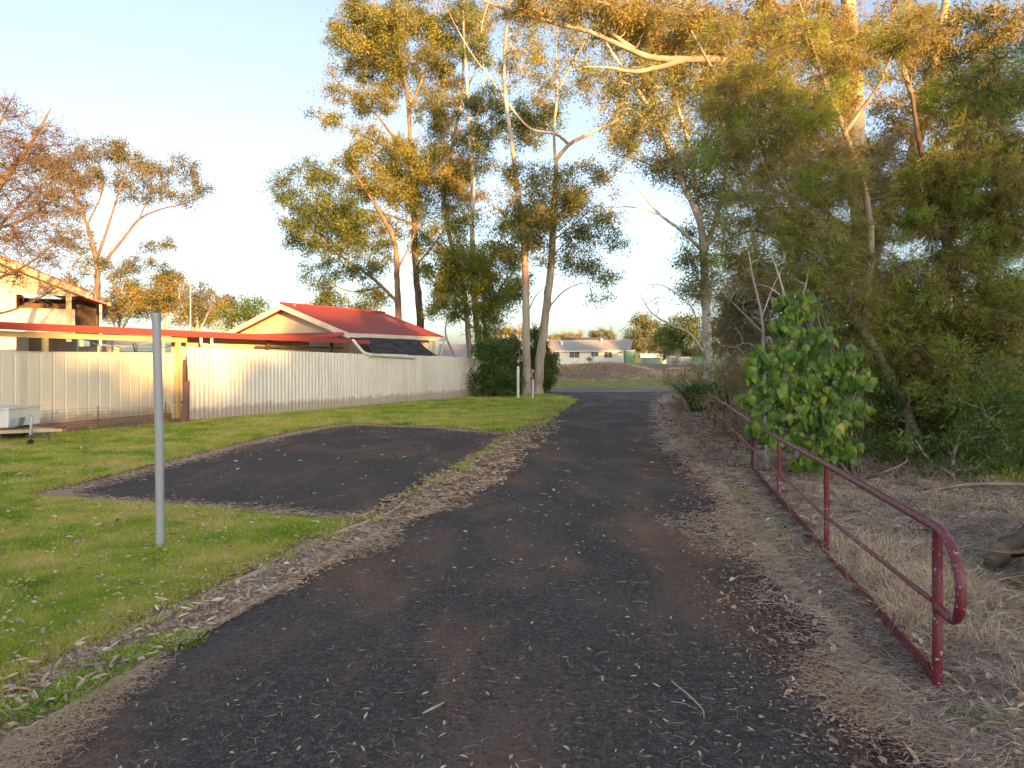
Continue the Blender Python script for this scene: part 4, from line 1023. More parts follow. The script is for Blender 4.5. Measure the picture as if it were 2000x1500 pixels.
for e in SH:
    for k in range(3):
        u = rnd_dirs(1)[0]*0.7
        c = P(e[0]+u[0]*e[2], e[1]+u[2]*e[3], 9.9+u[1]*0.5)
        s = b0 + np.array([rng.normal(0, 0.08), rng.normal(0, 0.08), 0])
        mid = (s*0.5+c*0.5) + np.array([0, 0, 0.25]) + rng.normal(0, 0.06, 3)
        t = np.linspace(0, 1, 8)[:, None]
        path = s*(1-t)**2+2*mid*t*(1-t)+c*t*t
        stems.append(path); wood.tube(path, np.linspace(0.016, 0.005, 8), 5, caps=False)
for e in SH:
    k = int(e[2]*e[3]/22)+6
    u = rnd_dirs(k)*(rng.random(k)[:, None]**0.4)
    cc = np.array([P(e[0]+a[0]*e[2], e[1]+a[2]*e[3], 9.75+a[1]*0.42) for a in u])
    d = nrm(np.stack([rng.normal(0, 0.4, k), rng.normal(-0.15, 0.35, k), -np.abs(rng.normal(0.95, 0.3, k))], -1))
    nv = nrm(np.stack([rng.normal(0, 0.55, k), -np.ones(k)+rng.normal(0, 0.4, k), rng.normal(0.35, 0.3, k)], -1))
    L = rng.uniform(0.06, 0.15, k)
    heart_leaves(lf, cc, d, nv, L, L*rng.uniform(0.75, 0.95, k), rng.random(k))
    P2 = np.stack([cc, cc+np.array([0, 0.02, 0.05])-d*0.03], 1)
    for a in P2: wood.tube(a, [0.002, 0.002], 3, caps=False)
wood.build('stems', M['grey_bark'], root, smooth=True); lf.build('leaves', M['broad_leaf'], root, smooth=False)

# --- strappy clumps at the foot of the white gum
for (px, py, r, h, lab) in ((1372, 806, 0.55, 1.25, 'strappy green clump at the far end of the railing, beside the driveway'), (1402, 800, 0.5, 1.1, 'smaller strappy clump growing against the bare shrub')):
    g = G(px, py); mb = MB()
    tuft(mb, g[0], g[1], r*1.2, 420, h*0.7, h*1.25, 0.035, 0.75, 0.45, 0.22, z0=0.0, droop=0.6)
    tag(mb.build('strappy_plant', M['strap_leaf'], org=(g[0], g[1], 0)), lab, 'plant')

# --- shrubs at the fence end
make_tree('leafy_shrub', 'loose grey green shrub pressed against the fence end', 'shrub', G(950, 780, 0),
    [([(950, 780, 31), (948, 740), (945, 690), (940, 650)], 0.07, 0.02), ([(950, 760), (975, 720), (985, 690)], 0.04, 0.02)],
    [(945, 690, 20, 24), (950, 740, 24, 30), (985, 720, 22, 30), (980, 680, 16, 20), (960, 765, 28, 12), (1000, 750, 14, 22)],
    31.3, M['grey_bark'], M['shrub_leaf'], cr=0.3, nt=9, nl=14, spread=0.09, leaf=(0.14, 0.04), dens=4)
make_tree('leafy_shrub', 'broad leaved dark shrub between the fence shrub and the gum trunks', 'shrub', G(1000, 778, 0),
    [([(1003, 778, 34), (1000, 740), (1000, 690), (1000, 655)], 0.07, 0.02)],
    [(1000, 680, 18, 22), (985, 740, 24, 24), (1010, 730, 16, 26), (1048, 690, 18, 26), (1060, 740, 14, 26), (1045, 655, 14, 12), (1020, 755, 18, 12)],
    34.5, M['grey_bark'], M['gum_leaf_dark'], cr=0.3, nt=9, nl=14, spread=0.09, leaf=(0.15, 0.05), dens=4)
make_tree('leafy_shrub', 'small round shrub behind the right foot of the leaning gum', 'shrub', P(1075, 765, 36)*[1,1,0],
    [([(1075, 765, 36), (1075, 730), (1072, 690)], 0.05, 0.02)],
    [(1072, 700, 12, 20), (1070, 735, 14, 18)],
    36, M['grey_bark'], M['gum_leaf_dark'], cr=0.3, nt=9, nl=12, spread=0.09, leaf=(0.15, 0.05), dens=4)

# --- bare pale shrubs
bare = dict(dens=2.5, cr=0.35, nt=5, nl=0, tw_r=0.005, twl=1.2)
make_tree('bare_shrub', 'pale leafless shrub fanning out beside the white gum', 'shrub', G(1405, 792, 0),
    [([(1408, 790, 23.5), (1402, 745), (1375, 690), (1345, 650), (1310, 635), (1272, 610), (1250, 575)], 0.07, 0.012),
     ([(1405, 750), (1420, 690), (1425, 640), (1440, 600), (1430, 540)], 0.05, 0.012),
     ([(1402, 745), (1370, 660), (1350, 600), (1300, 560), (1255, 555)], 0.045, 0.01),
     ([(1410, 720), (1450, 670), (1480, 640)], 0.04, 0.012)],
    [(1290, 590, 34, 20), (1330, 620, 30, 20), (1440, 570, 20, 30), (1460, 640, 24, 20), (1270, 560, 10, 10)],
    23.5, M['white_bark'], M['bud'], **bare)
make_tree('bare_tree', 'thin leafless white tree left of the large leaved shrub top', 'tree', G(1500, 920, 0),
    [([(1500, 920, 10.6), (1492, 700), (1488, 620), (1470, 540), (1462, 490)], 0.035, 0.012),
     ([(1490, 650), (1450, 610), (1410, 570)], 0.016, 0.006), ([(1488, 620), (1510, 560), (1530, 520)], 0.016, 0.006), ([(1492, 690), (1460, 670), (1430, 680)], 0.014, 0.005), ([(1492, 710), (1455, 700), (1425, 720)], 0.012, 0.005)],
    [(1450, 600, 40, 40), (1470, 530, 24, 24), (1440, 690, 20, 20)],
    10.6, M['white_bark'], M['bud'], **dict(bare, tw_r=0.003, cr=0.28))
make_tree('bare_tree', 'crooked leafless sapling standing over the large leaved shrub', 'tree', G(1560, 915, 0),
    [([(1560, 915, 10.9), (1548, 700), (1540, 620), (1525, 550), (1500, 480)], 0.035, 0.012),
     ([(1540, 620), (1570, 570), (1580, 520)], 0.016, 0.006), ([(1530, 580), (1500, 560), (1470, 555)], 0.014, 0.006)],
    [(1540, 540, 30, 30), (1510, 500, 20, 20), (1490, 570, 20, 20)],
    10.9, M['white_bark'], M['bud'], **dict(bare, tw_r=0.003, cr=0.28))
# --- the bare tree at the left edge
make_tree('bare_tree', 'reddish brown leafless tree reaching in from the left edge', 'tree', np.array([-13.6, 15.2, 0]),
    [([(-120, 880, 16), (-110, 700), (-90, 560), (-60, 450), (0, 360), (60, 280), (100, 210)], 0.2, 0.02),
     ([(-100, 620), (-40, 560), (30, 530), (90, 490), (140, 440)], 0.07, 0.012),
     ([(-60, 450), (20, 440), (90, 400), (150, 350)], 0.06, 0.012),
     ([(-90, 560), (-30, 480), (10, 430), (60, 380), (120, 330)], 0.06, 0.012),
     ([(-60, 450), (-40, 330), (0, 240), (30, 180)], 0.07, 0.012),
     ([(-100, 640), (-30, 620), (40, 600), (110, 560), (160, 500)], 0.05, 0.01)],
    [(20, 230, 34, 44), (70, 260, 40, 40), (20, 300, 50, 40), (110, 300, 40, 40), (60, 340, 60, 40), (20, 400, 60, 50), (110, 390, 46, 40), (60, 460, 70, 40), (20, 530, 50, 36), (100, 500, 50, 34), (150, 330, 20, 30), (90, 570, 40, 16), (-40, 300, 40, 60), (-20, 450, 40, 60)],
    16, M['brown_bark'], M['bud'], cr=0.4, nt=17, nl=2, spread=0.04, leaf=(0.05, 0.022), dens=6.5, tw_r=0.0048, br_r=0.8, twl=1.25)
# --- gum behind the left house
make_tree('gum_tree', 'wide spreading gum standing behind the left house', 'tree', P(183, 745, 44)*[1,1,0],
    [([(183, 745, 44), (184, 640), (190, 560), (188, 510), (170, 440), (140, 370), (110, 300)], 0.32, 0.05),
     ([(188, 530), (230, 480), (270, 430), (310, 410), (350, 400), (395, 385)], 0.15, 0.03),
     ([(188, 510), (215, 430), (240, 350), (255, 300)], 0.13, 0.03),
     ([(270, 430), (300, 370), (330, 330)], 0.07, 0.02),
     ([(190, 570), (215, 610), (240, 605)], 0.06, 0.02),
     ([(170, 440), (200, 370), (190, 300), (180, 270)], 0.08, 0.02)],
    [(200, 300, 44, 26), (255, 300, 30, 26), (300, 330, 40, 26), (360, 335, 30, 20), (395, 370, 24, 18), (340, 380, 40, 16), (260, 370, 34, 20), (150, 340, 40, 34), (120, 400, 40, 40), (215, 350, 30, 22), (90, 330, 40, 30), (290, 480, 30, 9), (340, 475, 18, 9), (270, 520, 34, 16), (225, 530, 30, 18), (180, 520, 30, 16), (150, 470, 30, 24), (160, 570, 22, 14)],
    44, M['brown_bark'], M['gum_leaf_grey'], **dict(gum_kw, nl=10, dens=3.2, tw_r=0.01))
# --- trees beyond the roofs on the left
BT = [((230, 740, 66), [(235, 600, 40, 24), (200, 610, 26, 20), (270, 580, 36, 20), (250, 560, 30, 16)], 'gum_leaf_rust', 'hazy rust tinged tree just right of the wide gum trunk', 66),
      ((320, 735, 62), [(310, 570, 34, 20), (340, 560, 26, 24), (325, 540, 24, 18), (300, 600, 36, 24), (345, 600, 34, 24)], 'gum_leaf_rust', 'airy sunlit gum left of the antenna mast', 62),
      ((385, 740, 60), [(390, 570, 20, 14), (400, 590, 16, 16), (375, 600, 20, 20), (372, 625, 26, 12)], 'gum_leaf_grey', 'small grey green gum right of the antenna mast', 60),
      ((435, 740, 70), [(440, 590, 26, 12), (425, 605, 30, 14), (410, 622, 26, 12)], 'gum_leaf_rust', 'glowing orange tree crown left of the shed gable', 70),
      ((490, 735, 52), [(490, 600, 32, 12), (470, 615, 34, 14), (500, 618, 28, 14), (440, 628, 22, 10)], 'shrub_leaf', 'round bright green tree just behind the shed gable', 52),
      ((160, 740, 58), [(150, 600, 24, 20), (130, 560, 20, 20), (175, 625, 20, 10)], 'gum_leaf_grey', 'dull green tree behind the verandah post', 58)]
for b, e, mt, lab, yy_ in BT:
    tx, ty, _ = b
    cx = np.mean([k[0] for k in e]); cy = np.mean([k[1] for k in e])
    make_tree('background_tree', lab, 'tree', P(tx, 702+1.6*F/yy_, yy_),
        [([(tx, 702+1.6*F/yy_, yy_), (tx, 660), (cx, cy+10), (cx, cy-12)], 0.22, 0.05), ([(tx, 660), (cx-25, cy+10), (cx-30, cy)], 0.1, 0.04), ([(tx, 660), (cx+25, cy+8), (cx+28, cy-4)], 0.1, 0.04)],
        e, yy_, M['gum_bark'], M[mt], cr=0.8, nt=8, nl=13, spread=0.17, leaf=(0.2, 0.08), dens=6, group='trees beyond the left roofs', depth=1.0)
# --- far trees round the grey roofed house
FT = [((1178, 712, 190), [(1178, 652, 18, 10), (1165, 656, 12, 7), (1192, 656, 10, 7)], 'far_leaf', 'rounded far tree rising above the grey roof of the distant house'),
      ((1262, 712, 150), [(1262, 640, 24, 20), (1245, 660, 24, 20), (1280, 665, 26, 22), (1255, 625, 16, 10), (1235, 685, 16, 12)], 'far_leaf', 'pale hazy gum right of the distant grey roofed house'),
      ((1325, 716, 118), [(1320, 650, 30, 22), (1345, 645, 26, 26), (1305, 672, 26, 20), (1345, 685, 30, 14), (1330, 632, 16, 10)], 'gum_leaf_dark', 'dark rounded tree above the pale garden sheds'),
      ((1110, 712, 260), [(1105, 656, 16, 5), (1085, 660, 14, 6), (1130, 655, 12, 5)], 'gum_leaf_rust', 'sunlit orange tree line left of the dark roofed house'),
      ((1005, 712, 120), [(1000, 650, 22, 12), (985, 665, 16, 12), (1020, 655, 12, 10)], 'gum_leaf_rust', 'sunlit tree seen between the fence shrubs and the gum trunk'),
      ((1410, 720, 100), [(1415, 640, 30, 26), (1440, 660, 24, 24), (1400, 680, 24, 14)], 'far_leaf', 'soft green tree behind the white gum trunk')]
for b, e, mt, lab in FT:
    tx, ty, yy_ = b; cx = e[0][0]; cy = e[0][1]
    make_tree('distant_tree', lab, 'tree', P(tx, ty, yy_),
        [([(tx, ty, yy_), (tx, (ty+cy)/2), (cx, cy+5), (cx, cy-4)], 0.35, 0.1), ([(tx, (ty+cy)/2+8), (cx-10, cy+8), (cx-14, cy+3)], 0.2, 0.08)],
        e, yy_, M['grey_bark'], M[mt], cr=1.3, nt=9, nl=14, spread=0.35, leaf=(0.42, 0.2), dens=3.5, tw_r=0.02, sides=6, group='trees round the distant house')
# trees along the skyline on the right, seen through the gaps
for k, (x_, y_, h_) in enumerate(((38, 90, 7), (52, 100, 9), (30, 70, 6), (64, 105, 8), (46, 76, 6.5), (75, 120, 10))):
    make_tree('distant_tree', ['squat far tree behind the right bushes', 'taller far tree glimpsed through the paperbark', 'low far tree past the railing bushes', 'far tree near the right edge', 'small far tree under the paperbark limbs', 'tall far tree outermost on the right'][k], 'tree', (x_, y_, 0.3),
        [([(x_, y_, 0), (x_, y_, h_*0.4), (x_+0.3, y_, h_*0.8)], 0.3, 0.1)],
        [(x_, y_, h_*0.62, h_*0.5, h_*0.4, h_*0.34)], 80, M['grey_bark'], M['far_leaf'], world=True, cr=1.1, nt=8, nl=12, spread=0.3, leaf=(0.45, 0.2), dens=0.55, tw_r=0.02, sides=6, group='trees on the right skyline')

# --- unseen trees added behind the viewpoint, placed and sized to cast the shade
for k, (x_, y_, w_, h_, lab) in enumerate((
        (-11, -20, 4.5, 6, 'unseen tree added to cast shade, first from the left in the row behind the viewpoint'),
        (-3.5, -21, 4, 6.6, 'unseen tree added to cast shade, second from the left in the row behind the viewpoint'),
        (3.4, -21, 3.4, 7, 'unseen tree added to cast shade, third from the left in the row behind the viewpoint'),
        (6.4, -21, 2.3, 7.4, 'unseen tree added to cast shade, fourth from the left in the row behind the viewpoint'),
        (9.2, -20, 3, 5.7, 'unseen tree added to cast shade, fifth from the left in the row behind the viewpoint'),
        (12.6, -20, 2.2, 6.7, 'unseen tree added to cast shade, sixth from the left in the row behind the viewpoint'),
        (15.6, -21, 3, 8.6, 'unseen tree added to cast shade, seventh from the left in the row behind the viewpoint'),
        (18.5, -22, 3.9, 9.8, 'unseen tree added to cast shade, eighth from the left in the row behind the viewpoint'),
        (24.5, -21, 4.6, 11, 'unseen tree added to cast shade, ninth from the left in the row behind the viewpoint'),
        (31.5, -23, 5, 14.6, 'unseen tree added to cast shade, tenth from the left in the row behind the viewpoint'),
        (39, -22, 5, 15.5, 'unseen tree added to cast shade, eleventh from the left in the row behind the viewpoint'),
        (47, -22, 5.5, 17, 'unseen tree added to cast shade, twelfth from the left in the row behind the viewpoint'),
        (56, -23, 6, 18.5, 'unseen tree added to cast shade, thirteenth from the left in the row behind the viewpoint'),
        (66, -24, 6.5, 20, 'unseen tree added to cast shade, fourteenth from the left in the row behind the viewpoint'),
        (77, -24, 7, 22.5, 'unseen tree added to cast shade, fifteenth from the left in the row behind the viewpoint'),
        (89, -24, 7.5, 24, 'unseen tree added to cast shade, sixteenth from the left in the row behind the viewpoint'))):
    x_ += 18.7; y_ -= 40; h_ += 4.6
    make_tree('shade_caster', lab, 'tree', (x_, y_, 0),
        [([(x_, y_, 0), (x_, y_, h_*0.4), (x_+0.2, y_, h_*0.85)], 0.3, 0.08)],
        [(x_, y_, h_*0.52, w_, 2.2, h_*0.46), (x_-w_*0.5, y_+0.5, h_*0.3, w_*0.7, 1.8, h_*0.32), (x_+w_*0.5, y_-0.5, h_*0.3, w_*0.7, 1.8, h_*0.32)],
        20, M['brown_bark'], M['shrub_leaf'], world=True, cr=0.9, nt=9, nl=18, spread=0.3, leaf=(0.5, 0.3), dens=2.0, tw_r=0.01, sides=6, group='added shade casters behind the viewpoint')

# ------------------------------------------------------------------ buildings and street objects
def fr(o, u, v, z):
    return np.array([o[0]+DU[0]*u+DV[0]*v, o[1]+DU[1]*u+DV[1]*v, z])
def fbox(mb, o, u0, u1, v0, v1, z0, z1, tint=0.5):
    c = [fr(o, u0, v0, z0), fr(o, u1, v0, z0), fr(o, u1, v1, z0), fr(o, u0, v1, z0), fr(o, u0, v0, z1), fr(o, u1, v0, z1), fr(o, u1, v1, z1), fr(o, u0, v1, z1)]
    return mb.hexa(c, tint)
def fslab(mb, o, pts, th, tint=0.5):
    """a slab from four (u,v,z) corners, thickened downwards"""
    top = [fr(o, *p) for p in pts]; bot = [a-np.array([0, 0, th]) for a in top]
    return mb.hexa(bot+top, tint)

# corrugated fence
FL = np.linalg.norm(FB-FA); fd = (FB-FA)/FL; fn = np.array([fd[1], -fd[0]])
root = thing('corrugated_fence', (FA[0], FA[1], 0), 'tall cream corrugated metal fence along the lawn', 'fence')
npan = 9; pitch = 0.145
for k in range(npan):
    s0 = FL*k/npan; s1 = FL*(k+1)/npan + 0.06
    s = np.arange(s0, s1, pitch/10)
    ph = (s/pitch) % 1.0
    prof = np.where(ph < 0.5, np.sin(ph*2*np.pi)**0.8 if False else np.sin(np.clip(ph*2, 0, 1)*np.pi), 0.0)
    w = 0.036*(prof)
    top = np.interp(s, [0, FL], [1.93, 1.66]) + 0.012*rng.normal() + (k % 2)*0.008
    bot = np.interp(s, [0, FL], [0.035, -0.08])
    off = w + 0.004*(k % 2)
    x = FA[0]+fd[0]*s+fn[0]*off; y = FA[1]+fd[1]*s+fn[1]*off
    m_ = len(s); zs = np.linspace(0, 1, 6)
    zz = bot[None]+(top-bot)[None]*zs[:, None]
    V = np.stack([np.broadcast_to(x, zz.shape), np.broadcast_to(y, zz.shape), zz], -1)
    i = np.arange(6*m_).reshape(6, m_)
    q = np.stack([i[:-1, :-1], i[:-1, 1:], i[1:, 1:], i[1:, :-1]], -1).reshape(-1, 4)
    mb = MB(); mb.add(V.reshape(-1, 3), q)
    mb.build('panel', M['cream_metal'], root, smooth=True)
for zc in (0.45, 1.5):
    mb = MB()
    a = FA-fn*0.05; b = FB-fn*0.05
    mb.hexa([(a[0], a[1], zc), (b[0], b[1], zc-0.15), (b[0]-fn[0]*0.05, b[1]-fn[1]*0.05, zc-0.15), (a[0]-fn[0]*0.05, a[1]-fn[1]*0.05, zc),
             (a[0], a[1], zc+0.08), (b[0], b[1], zc-0.07), (b[0]-fn[0]*0.05, b[1]-fn[1]*0.05, zc-0.07), (a[0]-fn[0]*0.05, a[1]-fn[1]*0.05, zc+0.08)])
    mb.build('rail', M['dark_timber'], root)
for k in range(7):
    s = FL*(k+0.02)/6.1; c = FA+fd*s-fn*0.15
    mb = MB(); mb.box((c[0]-0.04, c[1]-0.04, -0.2), (c[0]+0.04, c[1]+0.04, 1.6))
    mb.build('post', M['dark_timber'], root)

# flat cream fence on a brick plinth
CLn = np.linalg.norm(CB-CA); cd = (CB-CA)/CLn; cn = np.array([cd[1], -cd[0]])
root = thing('sheet_fence', (CB[0], CB[1], 0), 'flat cream sheet fence on a low brick plinth left of the signpost', 'fence')
def cpt(s, off, z): return np.array([CA[0]+cd[0]*s+cn[0]*off, CA[1]+cd[1]*s+cn[1]*off, z])
def cbox(mb, s0, s1, o0, o1, z0, z1):
    return mb.hexa([cpt(s0, o0, z0), cpt(s1, o0, z0), cpt(s1, o1, z0), cpt(s0, o1, z0), cpt(s0, o0, z1), cpt(s1, o0, z1), cpt(s1, o1, z1), cpt(s0, o1, z1)])
ns = 10
for k in range(ns):
    s0 = CLn*k/ns; s1 = CLn*(k+1)/ns
    s = np.linspace(s0, s1-0.004, 41)
    t = ((s-s0) % 0.29)/0.29
    off = np.where(t < 0.05, -0.012, 0.0)+0.004*(k % 2)
    V = np.stack([np.stack([cpt(a, b_, z) for a, b_ in zip(s, off)]) for z in (0.2-0.004*k, 0.8, 1.745)])
    i = np.arange(3*41).reshape(3, 41)
    q = np.stack([i[:-1, :-1], i[:-1, 1:], i[1:, 1:], i[1:, :-1]], -1).reshape(-1, 4)
    mb = MB(); mb.add(V.reshape(-1, 3), q); mb.build('panel', M['cream_sheet'], root)
mb = MB(); cbox(mb, 0, CLn, -0.06, 0.04, -0.1, 0.17); mb.build('brick_plinth', M['brick'], root)
for s in (CLn*0.36, CLn*0.63, CLn*0.985):
    mb = MB(); cbox(mb, s, s+0.07, 0.012, 0.05, -0.02, 1.72); mb.build('batten', M['cream_trim'], root)
mb = MB(); cbox(mb, 0, CLn, -0.04, 0.012, 1.75, 1.775); mb.build('capping', M['cream_trim'], root)

# slack wire mesh strip in front
root = thing('wire_mesh', tuple(cpt(CLn*0.5, 0.25, 0)), 'slack low wire mesh strip in front of the flat cream fence', 'wire mesh')
mb = MB()
for z in np.linspace(0.0, 0.3, 5):
    s = np.linspace(CLn*0.3, CLn*0.96, 30)
    p = np.array([cpt(a, 0.22+0.03*math.sin(a*3), 0.14+z+0.03*math.sin(a*1.7)+rng.normal(0, 0.004)) for a in s]); mb.tube(p, 0.0035, 3, caps=False)
for s in np.arange(CLn*0.3, CLn*0.96, 0.14):
    p = np.array([cpt(s, 0.22+0.03*math.sin(s*3), z+0.03*math.sin(s*1.7)) for z in (0.12, 0.44)]); mb.tube(p, 0.003, 3, caps=False)
mb.build('mesh_strip', M['wire'], root)
for s in (0.32, 0.55, 0.78, 0.95):
    mb = MB(); mb.tube(np.array([cpt(CLn*s, 0.23, 0), cpt(CLn*s+0.02, 0.23, 0.5)]), 0.011, 5); mb.build('stake', M['rust'], root)

# carport over the fence line
co_ = np.array([-13.6, 9.6]); 
co_ = CA + np.array([-0.25, 0.35])
LEN = 18.6
o = CA - cn*0.25
o = np.array([o[0], o[1]])
# one straight line under the long red gutter, from the flat fence to the shed
DUs, DVs = DU.copy(), DV.copy()
A0 = np.array([-11.25, 15.3]); B0 = np.array([-5.25, 26.6])
L0 = np.linalg.norm(B0-A0); DU[:] = (B0-A0)/L0; DV[:] = [-DU[1], DU[0]]
root = thing('carport', (A0[0], A0[1], 0), 'open carport with a long red gutter and yellow beam behind the fences', 'carport')
mb = MB(); fslab(mb, A0, [(-7, 0.02, 2.44), (L0, 0.02, 2.30), (L0, 3.6, 2.50), (-7, 3.6, 2.66)], 0.03); mb.build('roof', M['red_roof'], root)
mb = MB(); fslab(mb, A0, [(-7, -0.12, 2.455), (L0+0.1, -0.12, 2.30), (L0+0.1, 0.0, 2.30), (-7, 0.0, 2.455)], 0.15); mb.build('gutter', M['red_fascia'], root)
mb = MB(); fslab(mb, A0, [(-7, 0.1, 2.27), (5.4, 0.1, 2.19), (5.4, 0.18, 2.19), (-7, 0.18, 2.27)], 0.13); mb.build('beam', M['yellow_timber'], root)
mb = MB(); fslab(mb, A0, [(-7, 0.3, 2.41), (L0, 0.3, 2.27), (L0, 0.36, 2.27), (-7, 0.36, 2.41)], 0.1); mb.build('purlin', M['cream_trim'], root)
for u in (-4.0, 1.62, 5.1):
    mb = MB(); fbox(mb, A0, u, u+0.1, 0.09, 0.19, -0.1, 2.1+0.0); mb.build('post', M['yellow_timber'], root)
for u in (5.75, 6.1):
    mb = MB(); mb.tube([fr(A0, u, -0.03, 2.2), fr(A0, u, -0.03, 2.03), fr(A0, u+0.1, -0.06, 1.99), fr(A0, u+0.3, -0.06, 1.98)], 0.04, 8); mb.build('downpipe', M['white_pvc'], root)
mb = MB(); fbox(mb, A0, -7, 0.35, 3.3, 3.4, 0, 2.3); mb.build('back_wall', M['dark_timber'], root)
mb = MB(); fbox(mb, A0, -7, 0.35, 3.2, 3.27, 1.62, 1.76); mb.build('rail', M['yellow_timber'], root)
mb = MB(); fbox(mb, A0, 5.6, L0-1.9, 0.9, 1.0, 0, 2.25); mb.build('side_wall', M['cream_wall'], root)
mb = MB(); fbox(mb, A0, 8.2, L0-0.6, 0.5, 0.56, 1.98, 2.03); fbox(mb, A0, 8.7, 8.78, 0.5, 0.58, 1.7, 2.2); fbox(mb, A0, L0-1.2, L0-1.12, 0.5, 0.58, 1.7, 2.2); mb.build('timber_brace', M['dark_timber'], root)
DU[:] = DUs; DV[:] = DVs

# red roofed shed
SO = np.array([-5.87, 27.0])
root = thing('red_roofed_shed', (SO[0], SO[1], 0), 'cream weatherboard shed with a red gable roof behind the corrugated fence', 'shed')
W_ = 6.63; Ls = 6.3; ez = 2.56; rz_ = 3.72; hv = W_/2
ov = 0.35
mb = MB()
zl = lambda v: ez + (rz_-ez)*(1-abs(v-hv)/hv)
fslab(mb, SO, [(-0.1, -ov*0, zl(0)+0.02), (Ls, 0, zl(0)+0.02), (Ls, hv, rz_+0.02), (-0.1, hv, rz_+0.02)], 0.05)
fslab(mb, SO, [(-0.1, hv, rz_+0.021), (Ls, hv, rz_+0.021), (Ls, W_, zl(W_)+0.02), (-0.1, W_, zl(W_)+0.02)], 0.05)
mb.build('roof', M['red_corr'], root)
mb = MB(); mb.tube([fr(SO, -0.12, hv, rz_+0.03), fr(SO, Ls+0.02, hv, rz_+0.03)], 0.06, 6); mb.build('ridge_cap', M['red_fascia'], root)
for (v0, v1) in ((0.0, hv), (hv, W_)):
    mb = MB(); th = 0.2
    a0, a1 = zl(v0), zl(v1)
    mb.hexa([fr(SO, -0.13, v0, a0-th), fr(SO, -0.09, v0, a0-th), fr(SO, -0.09, v1, a1-th), fr(SO, -0.13, v1, a1-th),
             fr(SO, -0.13, v0, a0), fr(SO, -0.09, v0, a0), fr(SO, -0.09, v1, a1), fr(SO, -0.13, v1, a1)])
    mb.build('bargeboard', M['cream_trim'], root)
mb = MB(); fbox(mb, SO, -0.09, Ls, -0.05, 0.0, ez-0.16, ez+0.0); mb.build('fascia', M['cream_trim'], root)
mb = MB()
g = [fr(SO, 0.5, 0.45, 0), fr(SO, 0.5, W_-0.45, 0), fr(SO, 0.5, W_-0.45, zl(W_-0.45)-0.04), fr(SO, 0.5, hv, rz_-0.05), fr(SO, 0.5, 0.45, zl(0.45)-0.04)]
mb.add(np.array(g), quads=[(0, 4, 2, 1)], tris=[(4, 3, 2)])
for zb in np.arange(2.3, 3.62, 0.13):
    t_ = max(0.05, (rz_-0.1-zb-0.13)/(rz_-ez))*hv if zb+0.13 > ez else hv-0.45
    v0, v1 = hv-min(t_, hv-0.45), hv+min(t_, hv-0.45)
    mb.hexa([fr(SO, 0.455, v0, zb), fr(SO, 0.49, v0, zb), fr(SO, 0.49, v1, zb), fr(SO, 0.455, v1, zb), fr(SO, 0.48, v0, zb+0.13), fr(SO, 0.49, v0, zb+0.13), fr(SO, 0.49, v1, zb+0.13), fr(SO, 0.48, v1, zb+0.13)])
mb.build('gable_wall', M['cream_wall'], root)
mb = MB(); fbox(mb, SO, 0.52, Ls-0.5, 0.5, 0.6, 0, 2.5); mb.build('side_wall', M['cream_wall'], root)
mb = MB(); fbox(mb, SO, Ls-0.6, Ls-0.5, 0.62, W_-0.5, 0, 2.5); mb.build('back_wall', M['cream_wall'], root)
mb = MB(); fslab(mb, SO, [(-0.6, 0.2, 2.48), (-0.1, 0.2, 2.6), (-0.1, 5.9, 2.6), (-0.6, 5.9, 2.48)], 0.08); mb.build('lean_to_roof', M['red_roof'], root)
mb = MB(); fbox(mb, SO, Ls-0.75, Ls-0.62, 0.1, 0.23, 0, 2.4); mb.build('post', M['cream_trim'], root)
mb = MB(); mb.tube([fr(SO, Ls-0.1, -0.02, 2.42), fr(SO, Ls-0.5, -0.1, 1.75), ], 0.035, 6); mb.build('downpipe', M['white_pvc'], root)
# shade cloth awning, sagging between eave and fence
nu, nv = 16, 10
V = []; 
for j in range(nv):
    b = j/(nv-1)
    for i in range(nu):
        a = i/(nu-1)
        u = 0.55 + a*(3.5+0.9*b) - 0.25*b; v = -0.06 - 1.0*b; z = 2.42 - 0.78*b - 0.12*math.sin(math.pi*b)*(0.6+0.4*math.sin(a*7)) - 0.03*math.sin(a*21)*b
        V.append(fr(SO, u, v, z))
i = np.arange(nu*nv).reshape(nv, nu)
q = np.stack([i[:-1, :-1], i[:-1, 1:], i[1:, 1:], i[1:, :-1]], -1).reshape(-1, 4)
mb = MB(); mb.add(V, q)
mb.build('shade_awning', M['shade_cloth'], root, smooth=True)

# drain pipe along the fence top
def fp(s, off, z): return np.array([FA[0]+fd[0]*s+fn[0]*off, FA[1]+fd[1]*s+fn[1]*off, z])
def on_fence(px):
    r = (px-1000)/F
    return (r*FA[1]-FA[0])/(fd[0]-r*fd[1])
sa, sb = on_fence(708), on_fence(806)
root = thing('drain_pipe', tuple(fp(sa, 0.1, 1.7)), 'white plastic drain pipe elbowing over the top of the corrugated fence', 'pipe')
mb = MB(); mb.tube(smooth_path([fp(sa-0.1, -0.35, 2.28), fp(sa-0.05, -0.2, 2.1), fp(sa+0.05, 0.0, 1.85), fp(sa+0.3, 0.1, 1.76)], 5), 0.05, 10); mb.build('elbow', M['white_pvc'], root, smooth=True)
mb = MB(); mb.tube([fp(sa+0.3, 0.1, 1.76), fp(sb, 0.1, 1.68)], 0.055, 10); mb.build('pipe', M['white_pvc'], root, smooth=True)
mb = MB(); mb.tube([fp(sa+0.25, 0.1, 1.765), fp(sa+0.4, 0.1, 1.755)], 0.066, 10); mb.build('collar', M['white_pvc'], root, smooth=True)

